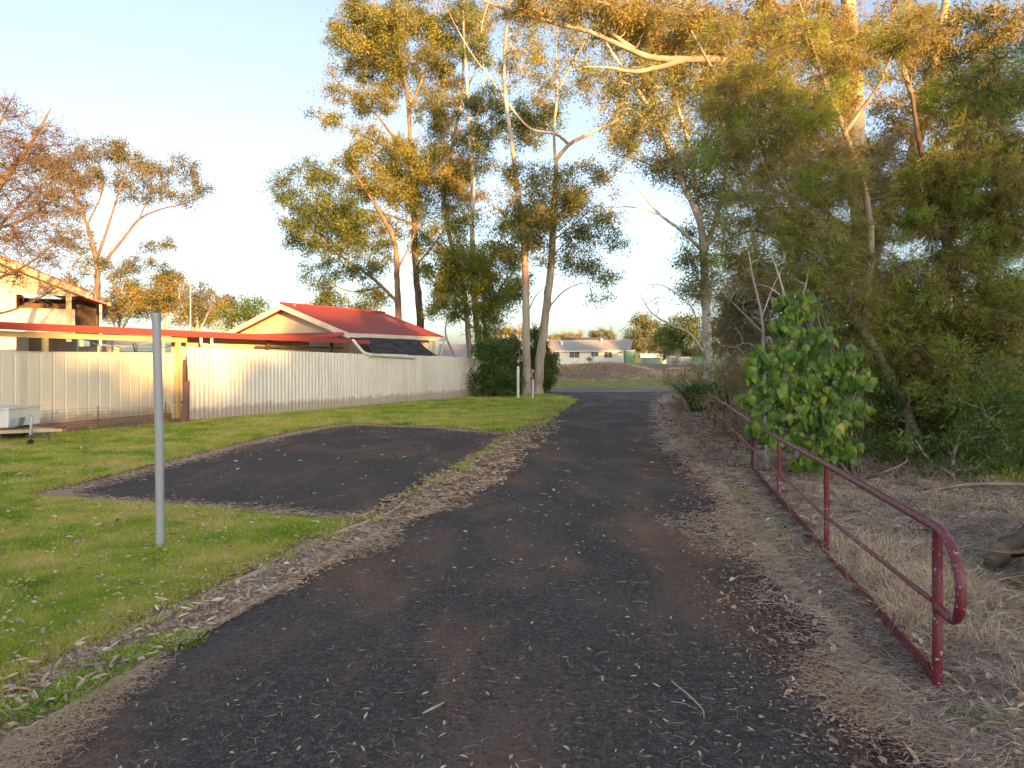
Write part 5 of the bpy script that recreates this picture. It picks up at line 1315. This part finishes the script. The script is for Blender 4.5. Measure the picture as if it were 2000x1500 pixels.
# old leaning timber and rusty gate edge between the fences
g = P(368, 815, 19.3)
root = thing('timber_post', (g[0], g[1], 0), 'weathered reddish timber post leaning at the corrugated fence corner', 'post')
mb = MB(); mb.hexa([(g[0]-0.1, g[1]-0.25, -0.05), (g[0]+0.08, g[1]-0.25, -0.05), (g[0]+0.08, g[1]-0.15, -0.05), (g[0]-0.1, g[1]-0.15, -0.05),
                    (g[0]-0.02, g[1]-0.2, 1.02), (g[0]+0.09, g[1]-0.2, 1.05), (g[0]+0.09, g[1]-0.12, 1.05), (g[0]-0.02, g[1]-0.12, 1.02)])
mb.build('lower_plank', M['red_timber'], root)
mb = MB(); mb.hexa([(g[0]-0.01, g[1]-0.1, 0.5), (g[0]+0.05, g[1]-0.1, 0.5), (g[0]+0.05, g[1]-0.06, 0.5), (g[0]-0.01, g[1]-0.06, 0.5),
                    (g[0]+0.0, g[1]-0.1, 1.42), (g[0]+0.03, g[1]-0.1, 1.45), (g[0]+0.03, g[1]-0.06, 1.45), (g[0], g[1]-0.06, 1.42)])
mb.build('splintered_stake', M['dark_timber'], root)
g = P(348, 815, 20.0)
root = thing('side_gate', (g[0], g[1], 0), 'narrow weathered gate in the gap between the two fences', 'gate')
mb = MB(); mb.box((g[0]-0.2, g[1], 0.02), (g[0]-0.08, g[1]+0.04, 1.35)); mb.build('grey_paling', M['dark_timber'], root)
mb = MB(); mb.box((g[0]-0.07, g[1]-0.01, 0.02), (g[0]+0.14, g[1]+0.04, 1.95)); mb.build('cream_panel', M['cream_sheet'], root)
mb = MB(); mb.box((g[0]-0.22, g[1]-0.06, 0.42), (g[0]+0.2, g[1]-0.02, 0.48)); mb.build('crossbar', M['dark_timber'], root)
mb = MB(); mb.box((g[0]-0.02, g[1]-0.05, 0.0), (g[0]+0.05, g[1]-0.012, 2.1)); mb.build('gate_post', M['yellow_timber'], root)

# left house with gable and verandah
DU[:] = (-0.5, 0.866); DV[:] = (-0.866, -0.5)
HO = np.array([-14.6, 25.0])
root = thing('gabled_house', (HO[0], HO[1], 0), 'cream gabled house with a red roof and verandah at the left edge', 'house')
hw = 8.4; hh = hw/2; he = 3.95; hr = 5.75
hz = lambda v: he + (hr-he)*(1-abs(v-hh)/hh)
mb = MB()
fslab(mb, HO, [(-0.5, -0.3, hz(0)-0.09+0.03), (9, -0.3, hz(0)-0.06), (9, hh, hr+0.03), (-0.5, hh, hr+0.03)], 0.06)
fslab(mb, HO, [(-0.5, hh, hr+0.031), (9, hh, hr+0.031), (9, hw, he+0.03), (-0.5, hw, he+0.03)], 0.06)
mb.build('roof', M['red_roof'], root)
for (v0, v1) in ((-0.3, hh), (hh, hw)):
    a0 = hz(max(v0, 0))-(0.09 if v0 < 0 else 0); a1 = hz(v1)
    mb = MB(); mb.hexa([fr(HO, -0.56, v0, a0-0.24), fr(HO, -0.5, v0, a0-0.24), fr(HO, -0.5, v1, a1-0.24), fr(HO, -0.56, v1, a1-0.24),
             fr(HO, -0.56, v0, a0-0.03), fr(HO, -0.5, v0, a0-0.03), fr(HO, -0.5, v1, a1-0.03), fr(HO, -0.56, v1, a1-0.03)])
    mb.build('bargeboard', M['yellow_timber'], root)
mb = MB()
g = [fr(HO, 0, 1.75, 0), fr(HO, 0, hw-0.3, 0), fr(HO, 0, hw-0.3, hz(hw-0.3)-0.05), fr(HO, 0, hh, hr-0.05), fr(HO, 0, 1.75, hz(1.75)-0.05)]
mb.add(np.array(g), quads=[(0, 4, 2, 1)], tris=[(4, 3, 2)])
mb.add(np.array([fr(HO, 0, 0.0, 3.72), fr(HO, 0, 1.75, 3.72), fr(HO, 0, 1.75, hz(1.75)-0.05), fr(HO, 0, 0.0, hz(0)-0.08)]), quads=[(0, 3, 2, 1)])
mb.build('gable_wall', M['cream_wall'], root)
mb = MB(); fbox(mb, HO, 0.05, 8.5, 1.75, 1.85, 0, 3.9); mb.build('side_wall', M['cream_wall'], root)
mb = MB(); fbox(mb, HO, 0.0, 0.1, 0.1, 1.75, 2.4, 3.22); mb.build('balustrade', M['cream_wall'], root)
mb = MB(); fbox(mb, HO, 1.6, 1.7, -0.55, 1.74, 2.4, 3.72); mb.build('verandah_wall', M['dark_timber'], root)
mb = MB(); fbox(mb, HO, -0.02, 0.12, 0.1, 1.75, 3.22, 3.28); mb.build('handrail', M['yellow_timber'], root)
mb = MB(); fbox(mb, HO, -0.04, 0.08, 0.2, 0.36, 2.2, 3.74); mb.build('verandah_post', M['yellow_timber'], root)
mb = MB(); fslab(mb, HO, [(-0.2, -0.85, 3.52), (8, -0.85, 3.52), (8, 0.1, 3.8), (-0.2, 0.1, 3.8)], 0.05); mb.build('verandah_roof', M['red_roof'], root)
mb = MB(); fbox(mb, HO, -0.2, 8, -0.96, -0.85, 3.42, 3.55); mb.build('gutter', M['red_fascia'], root)
for u_ in (0.3, 4.0):
    mb = MB(); fbox(mb, HO, u_, u_+0.08, -0.7, -0.62, 0, 3.5); mb.build('slim_post', M['cream_trim'], root)

DU[:] = DUs; DV[:] = DVs
# small outbuilding with the bluish iron roof, seen over the flat fence
OO = np.array([-17.0, 30.0])
root = thing('outbuilding', (P(200, 700, 31)[0], 31, 0), 'small pale outbuilding with a bluish iron roof seen above the flat fence', 'shed')
a = P(128, 656, 31); b = P(238, 676, 31)
mb = MB(); mb.hexa([(a[0], 31, a[2]-0.05), (b[0]+0.1, 31, b[2]-0.05), (b[0]+0.8, 34, b[2]+0.35), (a[0]+0.8, 34, a[2]+0.3), (a[0], 31, a[2]), (b[0]+0.1, 31, b[2]), (b[0]+0.8, 34, b[2]+0.4), (a[0]+0.8, 34, a[2]+0.35)]); mb.build('roof', M['blue_roof'], root)
mb = MB(); mb.box((a[0]+0.2, 31.3, 0), (b[0]-0.3, 31.4, 2.15)); mb.build('wall', M['cream_trim'], root)
mb = MB(); mb.box((a[0]-1.0, 30.2, 0), (P(150, 700, 30.2)[0], 30.3, 2.5)); mb.build('grey_door_wall', M['white_paint'], root)

# rotary clothesline
g = P(265, 700, 25)
root = thing('rotary_clothesline', (g[0], g[1], 0), 'rotary clothesline with splayed arms behind the fence gap', 'clothesline')
mb = MB(); mb.tube([(g[0], g[1], 0), (g[0], g[1], 2.15)], 0.03, 8); mb.build('pole', M['galv'], root)
for k in range(4):
    a = k*math.pi/2+0.4
    mb = MB(); mb.tube([(g[0], g[1], 1.75), (g[0]+1.25*math.cos(a), g[1]+1.25*math.sin(a), 2.12)], 0.016, 6); mb.build('arm', M['galv'], root)
mb = MB()
for r_ in (0.4, 0.75, 1.1, 1.25):
    p = [(g[0]+r_*math.cos(k*math.pi/2+0.4), g[1]+r_*math.sin(k*math.pi/2+0.4), 1.75+0.37*r_/1.25) for k in range(5)]
    mb.tube(p, 0.004, 3, caps=False)
mb.build('lines', M['wire'], root)
# antenna
g = P(372, 640, 29)
root = thing('antenna_mast', (g[0], 29, 0), 'tall thin antenna mast rising behind the carport roof', 'antenna')
mb = MB(); mb.tube([(g[0], 29, 0), (g[0], 29, 5.85)], [0.03, 0.022], 6); mb.build('mast', M['galv'], root)
mb = MB(); mb.tube([(g[0], 29, 5.85), (g[0]+0.02, 29, 6.0)], 0.03, 6); mb.build('cap', M['galv'], root)
mb = MB(); mb.box((g[0]-0.1, 28.9, 0), (g[0]+0.1, 29.1, 0.1)); mb.build('footing', M['concrete'], root)

# galvanised signpost
g = G(313, 1066, 0.03)
root = thing('signpost', (g[0], g[1], 0), 'bare galvanised steel signpost without a sign on the lawn', 'post')
tp = P(305, 614, g[1]-0.03)
mb = MB(); mb.tube([(g[0], g[1], -0.1), (g[0]*0.6+tp[0]*0.4, g[1], 1.0), (g[0]*0.02+tp[0]*0.98, tp[1], tp[2]-0.0)], 0.0355, 20); mb.build('pole', M['galv'], root, smooth=True)
for k, zz_ in enumerate((2.06, 1.52, 1.19, 1.07)):
    f_ = zz_/tp[2]; cx = g[0]*(1-f_)+tp[0]*f_ + 0.008
    mb = MB(); mb.tube([(cx, g[1]-0.0365, zz_), (cx, g[1]-0.033, zz_)], 0.006, 8); mb.build('bolt_hole', M['white_paint'] if k > 1 else M['black_rubber'], root)
mb = MB(); mb.tube([(tp[0], tp[1], tp[2]-0.05), (tp[0], tp[1], tp[2]+0.012)], 0.038, 20); mb.build('cap', M['galv'], root, smooth=True)
mb = MB(); mb.tube([(g[0], g[1], -0.02), (g[0], g[1], 0.04)], [0.055, 0.045], 14); mb.build('footing', M['concrete'], root)

# two short white posts
for (px, pt, pb, lab) in ((1012, 715, 780, 'taller white marker post at the lawn corner, left of the pair'), (1041, 741, 780, 'shorter thin white marker post close to the gum trunk')):
    g = G(px, pb, 0.0); h = (pb-pt)/F*g[1]
    root = thing('marker_post', (g[0], g[1], 0), lab, 'post', 'white marker posts')
    mb = MB(); w = 0.05 if px < 1020 else 0.035
    mb.box((g[0]-w, g[1]-w, -0.1), (g[0]+w, g[1]+w, h-0.04)); mb.build('shaft', M['white_paint'], root)
    mb = MB(); mb.hexa([(g[0]-w, g[1]-w, h-0.04), (g[0]+w, g[1]-w, h-0.04), (g[0]+w, g[1]+w, h-0.04), (g[0]-w, g[1]+w, h-0.04), (g[0]-w*.5, g[1]-w*.5, h), (g[0]+w*.5, g[1]-w*.5, h), (g[0]+w*.5, g[1]+w*.5, h), (g[0]-w*.5, g[1]+w*.5, h)]); mb.build('cap', M['white_paint'], root)

# ---- maroon railing
root = thing('pipe_railing', (rail_x(3.55), 3.55, 0), 'maroon painted pipe railing with a curved end beside the driveway', 'railing')
py_ = [3.55+2.35*k for k in range(8)]
topz = lambda y: np.interp(y, [3.5, 6, 8.3, 10.6, 20], [0.795, 0.765, 0.72, 0.70, 0.70])
midz = lambda y: np.interp(y, [3.5, 6, 12, 20], [0.43, 0.345, 0.33, 0.36])
yy2 = np.linspace(3.62, 20.0, 40)
pp = [(rail_x(y), y, topz(y)) for y in yy2[::-1]]
ex = lambda y, dx=0.0: rail_x(y)+dx
pp += [(ex(3.5), 3.5, 0.79), (ex(3.40), 3.40, 0.765), (ex(3.33), 3.33, 0.71), (ex(3.28), 3.28, 0.63), (ex(3.27), 3.27, 0.54), (ex(3.30), 3.30, 0.46), (ex(3.37), 3.37, 0.42), (ex(3.46), 3.46, 0.42), (ex(3.53), 3.53, 0.425)]
mb = MB(); mb.tube(smooth_path(pp, 3), 0.0235, 14); mb.build('top_rail', M['maroon'], root, smooth=True)
mb = MB(); mb.tube([(rail_x(y), y, midz(y)) for y in yy2], 0.0135, 10); mb.build('middle_rail', M['maroon'], root, smooth=True)
for y in py_:
    mb = MB(); x = rail_x(y); w = 0.021
    mb.tube([(x, y, -0.1), (x+0.003, y, topz(y)*0.5), (x, y, topz(y)-0.01)], 0.0235 if y < 4 else 0.021, 4 if False else 12); mb.build('post', M['maroon'], root, smooth=True)
for (y0, y1, z0, z1) in ((3.6, 5.1, 0.085, 0.085), (5.2, 5.8, 0.08, 0.035), (6.0, 7.4, 0.085, 0.08), (7.5, 10.6, 0.075, 0.06)):
    mb = MB(); h_ = 0.05
    mb.hexa([(rail_x(y0)-0.006, y0, z0-h_), (rail_x(y0)+0.006, y0, z0-h_), (rail_x(y1)+0.006, y1, z1-h_), (rail_x(y1)-0.006, y1, z1-h_),
             (rail_x(y0)-0.03, y0, z0+h_), (rail_x(y0)-0.018, y0, z0+h_), (rail_x(y1)-0.018, y1, z1+h_), (rail_x(y1)-0.03, y1, z1+h_)])
    mb.build('kick_rail', M['maroon'], root)

# ---- fallen log and branches on the right
def log(name, label, pts, radii, mat, cat, stubs=()):
    pts = np.array(pts); root = thing(name, (pts[0][0], pts[0][1], 0), label, cat)
    mb = MB(); p = smooth_path(pts, 6); r = np.interp(np.linspace(0, 1, len(p)), np.linspace(0, 1, len(radii)), radii)
    r = r*(1+rng.normal(0, 0.07, len(r)))
    mb.tube(p, r, 14)
    for a_ in mb.v:
        q_ = np.stack([vnoise(a_[:, 0]*9+a_[:, 2]*13, a_[:, 1]*9+k_*7, 1.0, 80+k_)-0.5 for k_ in range(3)], -1)
        a_ += (q_*float(max(radii))*0.5).astype(np.float32)
    mb.build('stem', mat, root, smooth=True)
    for s, rr in stubs:
        mb = MB(); mb.tube(smooth_path(s, 5), np.linspace(rr, rr*0.35, len(smooth_path(s, 5))), 7); mb.build('side_branch', mat, root, smooth=True)
    return root
log('fallen_log', 'thick rotting grey log lying at the right edge beyond the railing', [(3.42, 5.0, 0.1), (3.7, 5.12, 0.15), (4.2, 5.3, 0.17), (5.2, 5.5, 0.2)], [0.07, 0.12, 0.14, 0.15], M['rough_bark'], 'log',
    [([(3.75, 5.15, 0.24), (3.6, 5.05, 0.31), (3.35, 5.0, 0.3), (3.12, 5.02, 0.32)], 0.022), ([(3.9, 5.2, 0.26), (3.95, 5.4, 0.42), (4.2, 5.5, 0.52)], 0.03)])
log('fallen_log', 'darker charred log leaning on the rotting grey log at the right edge', [(3.5, 5.45, 0.1), (3.8, 5.6, 0.2), (4.3, 5.7, 0.36), (5.2, 5.8, 0.5)], [0.05, 0.09, 0.11, 0.1], M['brown_bark'], 'log')
log('fallen_branch', 'long pale fallen branch lying on the litter below the dark bush', [tuple(G(1790, 965, .06)), tuple(G(1860, 950, .07)), tuple(G(1930, 945, .09)), tuple(G(2020, 948, .1))], [0.012, 0.02, 0.022, 0.02], M['grey_bark'], 'branch')
log('fallen_branch', 'thin dry branch poking up behind the middle of the railing', [tuple(G(1690, 935, .05)), tuple(P(1720, 925, 8.6)), tuple(P(1765, 905, 8.7)), tuple(P(1772, 892, 8.7))], [0.014, 0.012, 0.009, 0.004], M['grey_bark'], 'branch')
log('fallen_branch', 'short forked stick leaning among twigs near the rotting log', [tuple(G(1890, 1090, .04)), tuple(P(1930, 1082, 5.9)), tuple(P(1990, 1085, 5.9))], [0.014, 0.018, 0.02], M['grey_bark'], 'branch', [([tuple(P(1930, 1082, 5.9)), tuple(P(1960, 1050, 6.0)), tuple(P(1995, 1020, 6.1))], 0.012)])
log('fallen_twig', 'forked pale twig lying on the driveway at the lower right', [tuple(G(1312, 1330, .045)), tuple(G(1345, 1358, .05)), tuple(G(1372, 1385, .045)), tuple(G(1375, 1402, .04))], [0.004, 0.0045, 0.0035, 0.002], M['twig'], 'twig',
    [([tuple(G(1310, 1370, .04)), tuple(G(1340, 1375, .045)), tuple(G(1368, 1390, .045))], 0.002), ([tuple(G(1350, 1362, .05)), tuple(G(1330, 1345, .05)), tuple(G(1316, 1352, .04))], 0.0025)])
log('fallen_twig', 'short bark strip lying on the middle of the near driveway', [tuple(G(826, 1393, .05)), tuple(G(846, 1382, .055)), tuple(G(868, 1371, .05))], [0.003, 0.006, 0.003], M['twig'], 'twig')

# ---- trailer drawbar at the left edge
T0 = np.array([-8.8, 13.6])
root = thing('box_trailer', (-9.6, 13.8, 0), 'white box trailer front with drawbar and jockey stand at the left edge', 'trailer')
def tp_(px, py, Y=13.7): return P(px, py, Y)
mb = MB(); a = tp_(-60, 834); b = tp_(24, 799); mb.box((a[0], 13.6, a[2]), (b[0], 14.5, b[2])); mb.build('box', M['white_paint'], root)
mb = MB(); mb.box((a[0], 13.56, b[2]), (b[0]+0.03, 14.54, b[2]+0.025)); mb.build('lid', M['white_paint'], root)
mb = MB(); c0 = tp_(-60, 845); c1 = tp_(108, 842); mb.hexa([(c0[0], 13.5, c0[2]-0.03), (c1[0], 13.9, c1[2]-0.025), (c1[0], 13.96, c1[2]-0.025), (c0[0], 13.57, c0[2]-0.03), (c0[0], 13.5, c0[2]+0.04), (c1[0], 13.9, c1[2]+0.03), (c1[0], 13.96, c1[2]+0.03), (c0[0], 13.57, c0[2]+0.04)]); mb.build('drawbar', M['cream_steel'], root)
mb = MB(); mb.hexa([(c0[0], 14.5, c0[2]-0.03), (c1[0], 13.96, c1[2]-0.022), (c1[0], 14.01, c1[2]-0.022), (c0[0], 14.57, c0[2]-0.03), (c0[0], 14.5, c0[2]+0.04), (c1[0], 13.96, c1[2]+0.028), (c1[0], 14.01, c1[2]+0.028), (c0[0], 14.57, c0[2]+0.04)]); mb.build('drawbar', M['cream_steel'], root)
mb = MB(); e_ = tp_(104, 838); mb.tube([(e_[0]-0.12, 13.92, e_[2]), (e_[0]-0.02, 13.92, e_[2]+0.05), (e_[0]+0.08, 13.92, e_[2]+0.01)], [0.03, 0.05, 0.035], 8); mb.build('coupling', M['rust'], root, smooth=True)
mb = MB(); w0 = tp_(26, 834); w1 = tp_(50, 814); mb.hexa([(w0[0], 13.55, w0[2]), (w1[0]-0.05, 13.55, w0[2]+0.03), (w1[0]-0.05, 13.7, w0[2]+0.03), (w0[0], 13.7, w0[2]), (w0[0]+0.07, 13.55, w1[2]-0.02), (w1[0], 13.55, w1[2]), (w1[0], 13.7, w1[2]), (w0[0]+0.07, 13.7, w1[2]-0.02)]); mb.build('stone_guard', M['blue_steel'], root)
mb = MB(); j = tp_(69, 812); jb = tp_(64, 872); mb.tube([(j[0], 13.6, j[2]), (j[0]-0.02, 13.6, 0.22)], 0.028, 10); mb.build('jockey_tube', M['galv'], root, smooth=True)
mb = MB(); mb.tube([(j[0]-0.02, 13.6, 0.24), (j[0]-0.03, 13.6, 0.06)], 0.02, 8); mb.build('jockey_leg', M['rust'], root, smooth=True)
mb = MB(); mb.tube([(j[0]-0.055, 13.6, 0.07), (j[0]-0.005, 13.6, 0.07)], 0.065, 14); mb.build('jockey_wheel', M['black_rubber'], root, smooth=True)
mb = MB(); mb.tube([(j[0], 13.6, j[2]), (j[0]+0.01, 13.5, j[2]+0.04), (j[0]-0.08, 13.45, j[2]+0.05)], 0.01, 6); mb.build('crank_handle', M['galv'], root)
mb = MB(); k_ = tp_(83, 842); mb.tube([(k_[0], 13.9, k_[2]), (k_[0], 13.9, 0.06)], 0.012, 6); mb.build('prop_stand', M['rust'], root)
mb = MB(); mb.box((k_[0]-0.05, 13.85, 0.02), (k_[0]+0.05, 13.95, 0.06)); mb.build('prop_foot', M['rust'], root)
wh = thing
mb = MB(); mb.tube([(c0[0]+0.1, 14.7, 0.3), (c0[0]+0.1, 14.85, 0.3)], 0.3, 20); mb.build('wheel', M['black_rubber'], root, smooth=True)

# ---- distant houses
def house(name, label, o, th, L, W, z0, he, rh, wallm, roofm, wins=(), cat='house', vents=()):
    c, s = math.cos(th), math.sin(th)
    def f(u, v, z): return np.array([o[0]+c*u-s*v, o[1]+s*u+c*v, z])
    root = thing(name, (o[0], o[1], z0), label, cat)
    def bx_(mb, u0, u1, v0, v1, a, b):
        mb.hexa([f(u0, v0, a), f(u1, v0, a), f(u1, v1, a), f(u0, v1, a), f(u0, v0, b), f(u1, v0, b), f(u1, v1, b), f(u0, v1, b)])
    mb = MB(); bx_(mb, 0, L, 0, W, z0-0.6, he)
    mb.add([f(L, 0, he), f(L, W, he), f(L, W/2, he+rh-0.1), f(0, 0, he), f(0, W, he), f(0, W/2, he+rh-0.1)], tris=[(0, 1, 2), (3, 5, 4)])
    mb.build('wall', wallm, root)
    mb = MB(); e = 0.5
    for v0, v1 in ((-e, W/2), (W+e, W/2)):
        za = he-0.12
        a = [f(-0.5, v0, za), f(L+0.5, v0, za), f(L+0.5, v1, he+rh), f(-0.5, v1, he+rh)]
        mb.hexa([p-np.array([0, 0, 0.12]) for p in a]+a)
    rf = mb.build('roof', roofm, root)
    mb = MB(); bx_(mb, -0.5, L+0.5, -e-0.1, -e, he-0.26, he-0.1); mb.build('gutter', M['cream_trim'], root)
    for (u0, u1, a, b) in wins:
        mb = MB(); bx_(mb, u0-0.07, u1+0.07, -0.05, 0.02, a-0.07, b+0.07); w = mb.build('window', M['cream_trim'], root)
        mb = MB(); bx_(mb, u0, (u0+u1)/2-0.03, -0.07, -0.04, a, b); bx_(mb, (u0+u1)/2+0.03, u1, -0.07, -0.04, a, b); mb.build('pane', M['dark_glass'], w)
    for (u, v) in vents:
        zz_ = he + rh*(v+e)/(W/2+e)
        mb = MB(); mb.tube([f(u, v, zz_-0.1), f(u, v, zz_+0.35), f(u, v, zz_+0.5)], [0.15, 0.15, 0.28], 8); mb.build('vent', M['white_paint'], rf)
    return root
o = P(1046, 712, 121)
hL = 14.9
house('grey_roofed_house', 'long pale house with a grey tiled roof beyond the earth bank', (P(1046, 712, 121)[0], 121), math.radians(-13), hL, 8, 0.75, 3.1, 1.75, M['white_paint'], M['grey_roof'],
      [(2.9, 3.9, 1.9, 2.95), (5.6, 7.2, 1.9, 2.95), (9.1, 10.2, 2.1, 2.95), (11.2, 12.4, 1.9, 2.95)], vents=((4, 2.0), (10.4, 3.2)))
house('dark_roofed_house', 'dark hip roof of a house peeping over the grey roofed house', (P(1098, 700, 175)[0], 175), math.radians(-8), 10, 10, 0.8, 4.6, 2.3, M['grey_roof'], M['dark_roof'])
house('brick_house', 'pinkish house glimpsed between the fence shrubs and the gum trunk', (P(940, 700, 85)[0], 85), math.radians(-6), 6.0, 7, 0.3, 3.0, 1.5, M['pink_roof'], M['grey_roof'], [(1.2, 2.4, 1.5, 2.6), (3.8, 5.0, 1.5, 2.6)])
house('pink_hut', 'tiny pink hut beside the pale green garden fence', (P(1256, 702, 140)[0], 140), math.radians(-4), 3.3, 3, 0.9, 2.2, 0.5, M['pink_roof'], M['white_paint'], [(0.5, 1.1, 1.4, 2.0), (1.6, 2.2, 1.4, 2.0)], 'hut')
house('pink_roofed_house', 'house with a pinkish roof seen through gaps in the paperbark at the right', (27, 50), math.radians(12), 16, 9, 0.3, 2.9, 1.8, M['white_paint'], M['pink_roof'], [(2, 3.4, 1.2, 2.3), (7, 8.6, 1.2, 2.3)])
house('brown_roofed_house', 'low brown roofed house seen beyond the shed and far fence end', (P(868, 700, 60)[0], 60), math.radians(4), 5.2, 6, 0.2, 1.9, 1.0, M['pink_roof'], M['grey_roof'], [(2.4, 3.2, 1.0, 1.8)])
def slabthing(name, label, cat, p0, p1, Y, mat, ribs=0, depth=0.06, cap=None):
    a = P(p0[0], p0[1], Y); b = P(p1[0], p1[1], Y)
    root = thing(name, ((a[0]+b[0])/2, Y, min(a[2], b[2])), label, cat)
    mb = MB(); mb.box((a[0], Y, b[2]-0.4), (b[0], Y+depth, a[2])); mb.build('sheet', mat, root)
    mb = MB()
    k = max(2, int((b[0]-a[0])/0.5))
    for i in range(k+1):
        x = a[0]+(b[0]-a[0])*i/k; mb.box((x-0.04, Y-0.04, b[2]-0.4), (x+0.04, Y-0.003, a[2]))
    mb.build('ribs', mat, root)
    mb = MB(); mb.box((a[0]-0.08, Y-0.06, a[2]+0.003), (b[0]+0.08, Y+depth+0.03, a[2]+0.1)); mb.build('capping', cap or mat, root)
    return root
slabthing('green_garden_shed', 'small dark green metal shed against the distant grey roofed house', 'shed', (1223, 685), (1240, 712), 112, M['green_metal'], depth=2.4, cap=M['aqua_metal'])
slabthing('garden_fence', 'pale aqua metal fence right of the small green shed', 'fence', (1254, 700), (1306, 712), 128, M['aqua_metal'])
slabthing('cream_garden_shed', 'narrow cream garden shed at the right end of the aqua fence', 'shed', (1307, 696), (1322, 715), 104, M['cream_sheet'], depth=2.0, cap=M['white_paint'])
slabthing('cream_garden_shed', 'wider cream garden shed nearest the white gum trunk', 'shed', (1326, 698), (1351, 717), 100, M['cream_sheet'], depth=2.5, cap=M['white_paint'])
slabthing('garden_fence', 'dark green fence panel behind the bare shrub', 'fence', (1353, 698), (1440, 716), 98, M['green_metal'])
# bushes on the far bank and round the distant house
for k, (px, py, Y, s_, lab) in enumerate(((1130, 706, 108, 0.9, 'spindly bush against the distant house wall, left one'), (1152, 706, 108, 0.8, 'low bush against the distant house wall, right one'))):
    g = P(px, 714, Y)
    make_tree('garden_bush', lab, 'bush', g, [([tuple(g), (g[0], Y, g[2]+s_), (g[0]+0.1, Y, g[2]+s_*1.8)], 0.04, 0.02)],
        [(g[0], Y, g[2]+s_*0.8, s_, 0.6, s_*0.9)], Y, M['grey_bark'], M['far_leaf'], world=True, cr=0.5, nt=6, nl=8, spread=0.2, leaf=(0.3, 0.1), dens=0.5, tw_r=0.01)

# ------------------------------------------------------------------ camera, sun, sky
cam = bpy.data.cameras.new('camera'); co = bpy.data.objects.new('camera', cam); COL.objects.link(co)
cam.sensor_width = 36; cam.lens = 36*F/2000; cam.shift_y = -(750-HZ)/2000
cam.clip_start = 0.05; cam.clip_end = 4000
co.location = (0, 0, CH); co.rotation_euler = (math.radians(90), 0, 0)
scene.camera = co
EL = math.radians(6.0); AZ = math.radians(25)      # sun behind the camera, a little to the right
S = Vector((math.sin(AZ)*math.cos(EL), -math.cos(AZ)*math.cos(EL), math.sin(EL)))
sun = bpy.data.lights.new('sun', 'SUN'); sun.energy = 5.0; sun.angle = math.radians(0.5); sun.color = (1.0, 0.52, 0.17)
so = bpy.data.objects.new('sun', sun); COL.objects.link(so)
so.rotation_euler = S.to_track_quat('Z', 'Y').to_euler()
w = bpy.data.worlds.new('World'); scene.world = w; w.use_nodes = True
nt = w.node_tree; nt.nodes.clear()
sky = nt.nodes.new('ShaderNodeTexSky'); sky.sky_type = 'NISHITA'; sky.sun_disc = False
sky.sun_elevation = EL; sky.sun_rotation = math.atan2(S.x, S.y)
sky.altitude = 300; sky.air_density = 0.8; sky.dust_density = 2.5; sky.ozone_density = 1.7
bg = nt.nodes.new('ShaderNodeBackground'); bg.inputs[1].default_value = 0.15
ow = nt.nodes.new('ShaderNodeOutputWorld')
hs = nt.nodes.new('ShaderNodeHueSaturation'); hs.inputs['Saturation'].default_value = 0.66
nt.links.new(sky.outputs[0], hs.inputs['Color']); nt.links.new(hs.outputs[0], bg.inputs[0]); nt.links.new(bg.outputs[0], ow.inputs[0])
scene.view_settings.view_transform = 'Standard'; scene.view_settings.look = 'None'
scene.view_settings.exposure = 1.78; scene.view_settings.gamma = 1.0
scene.render.engine = 'CYCLES'
scene.cycles.max_bounces = 5; scene.cycles.diffuse_bounces = 3; scene.cycles.glossy_bounces = 2
scene.cycles.transmission_bounces = 3; scene.cycles.transparent_max_bounces = 4
scene.cycles.use_adaptive_sampling = True; scene.cycles.adaptive_threshold = 0.02
scene.cycles.use_denoising = True
for o in list(bpy.data.objects):
    if '_org' in o: del o['_org']
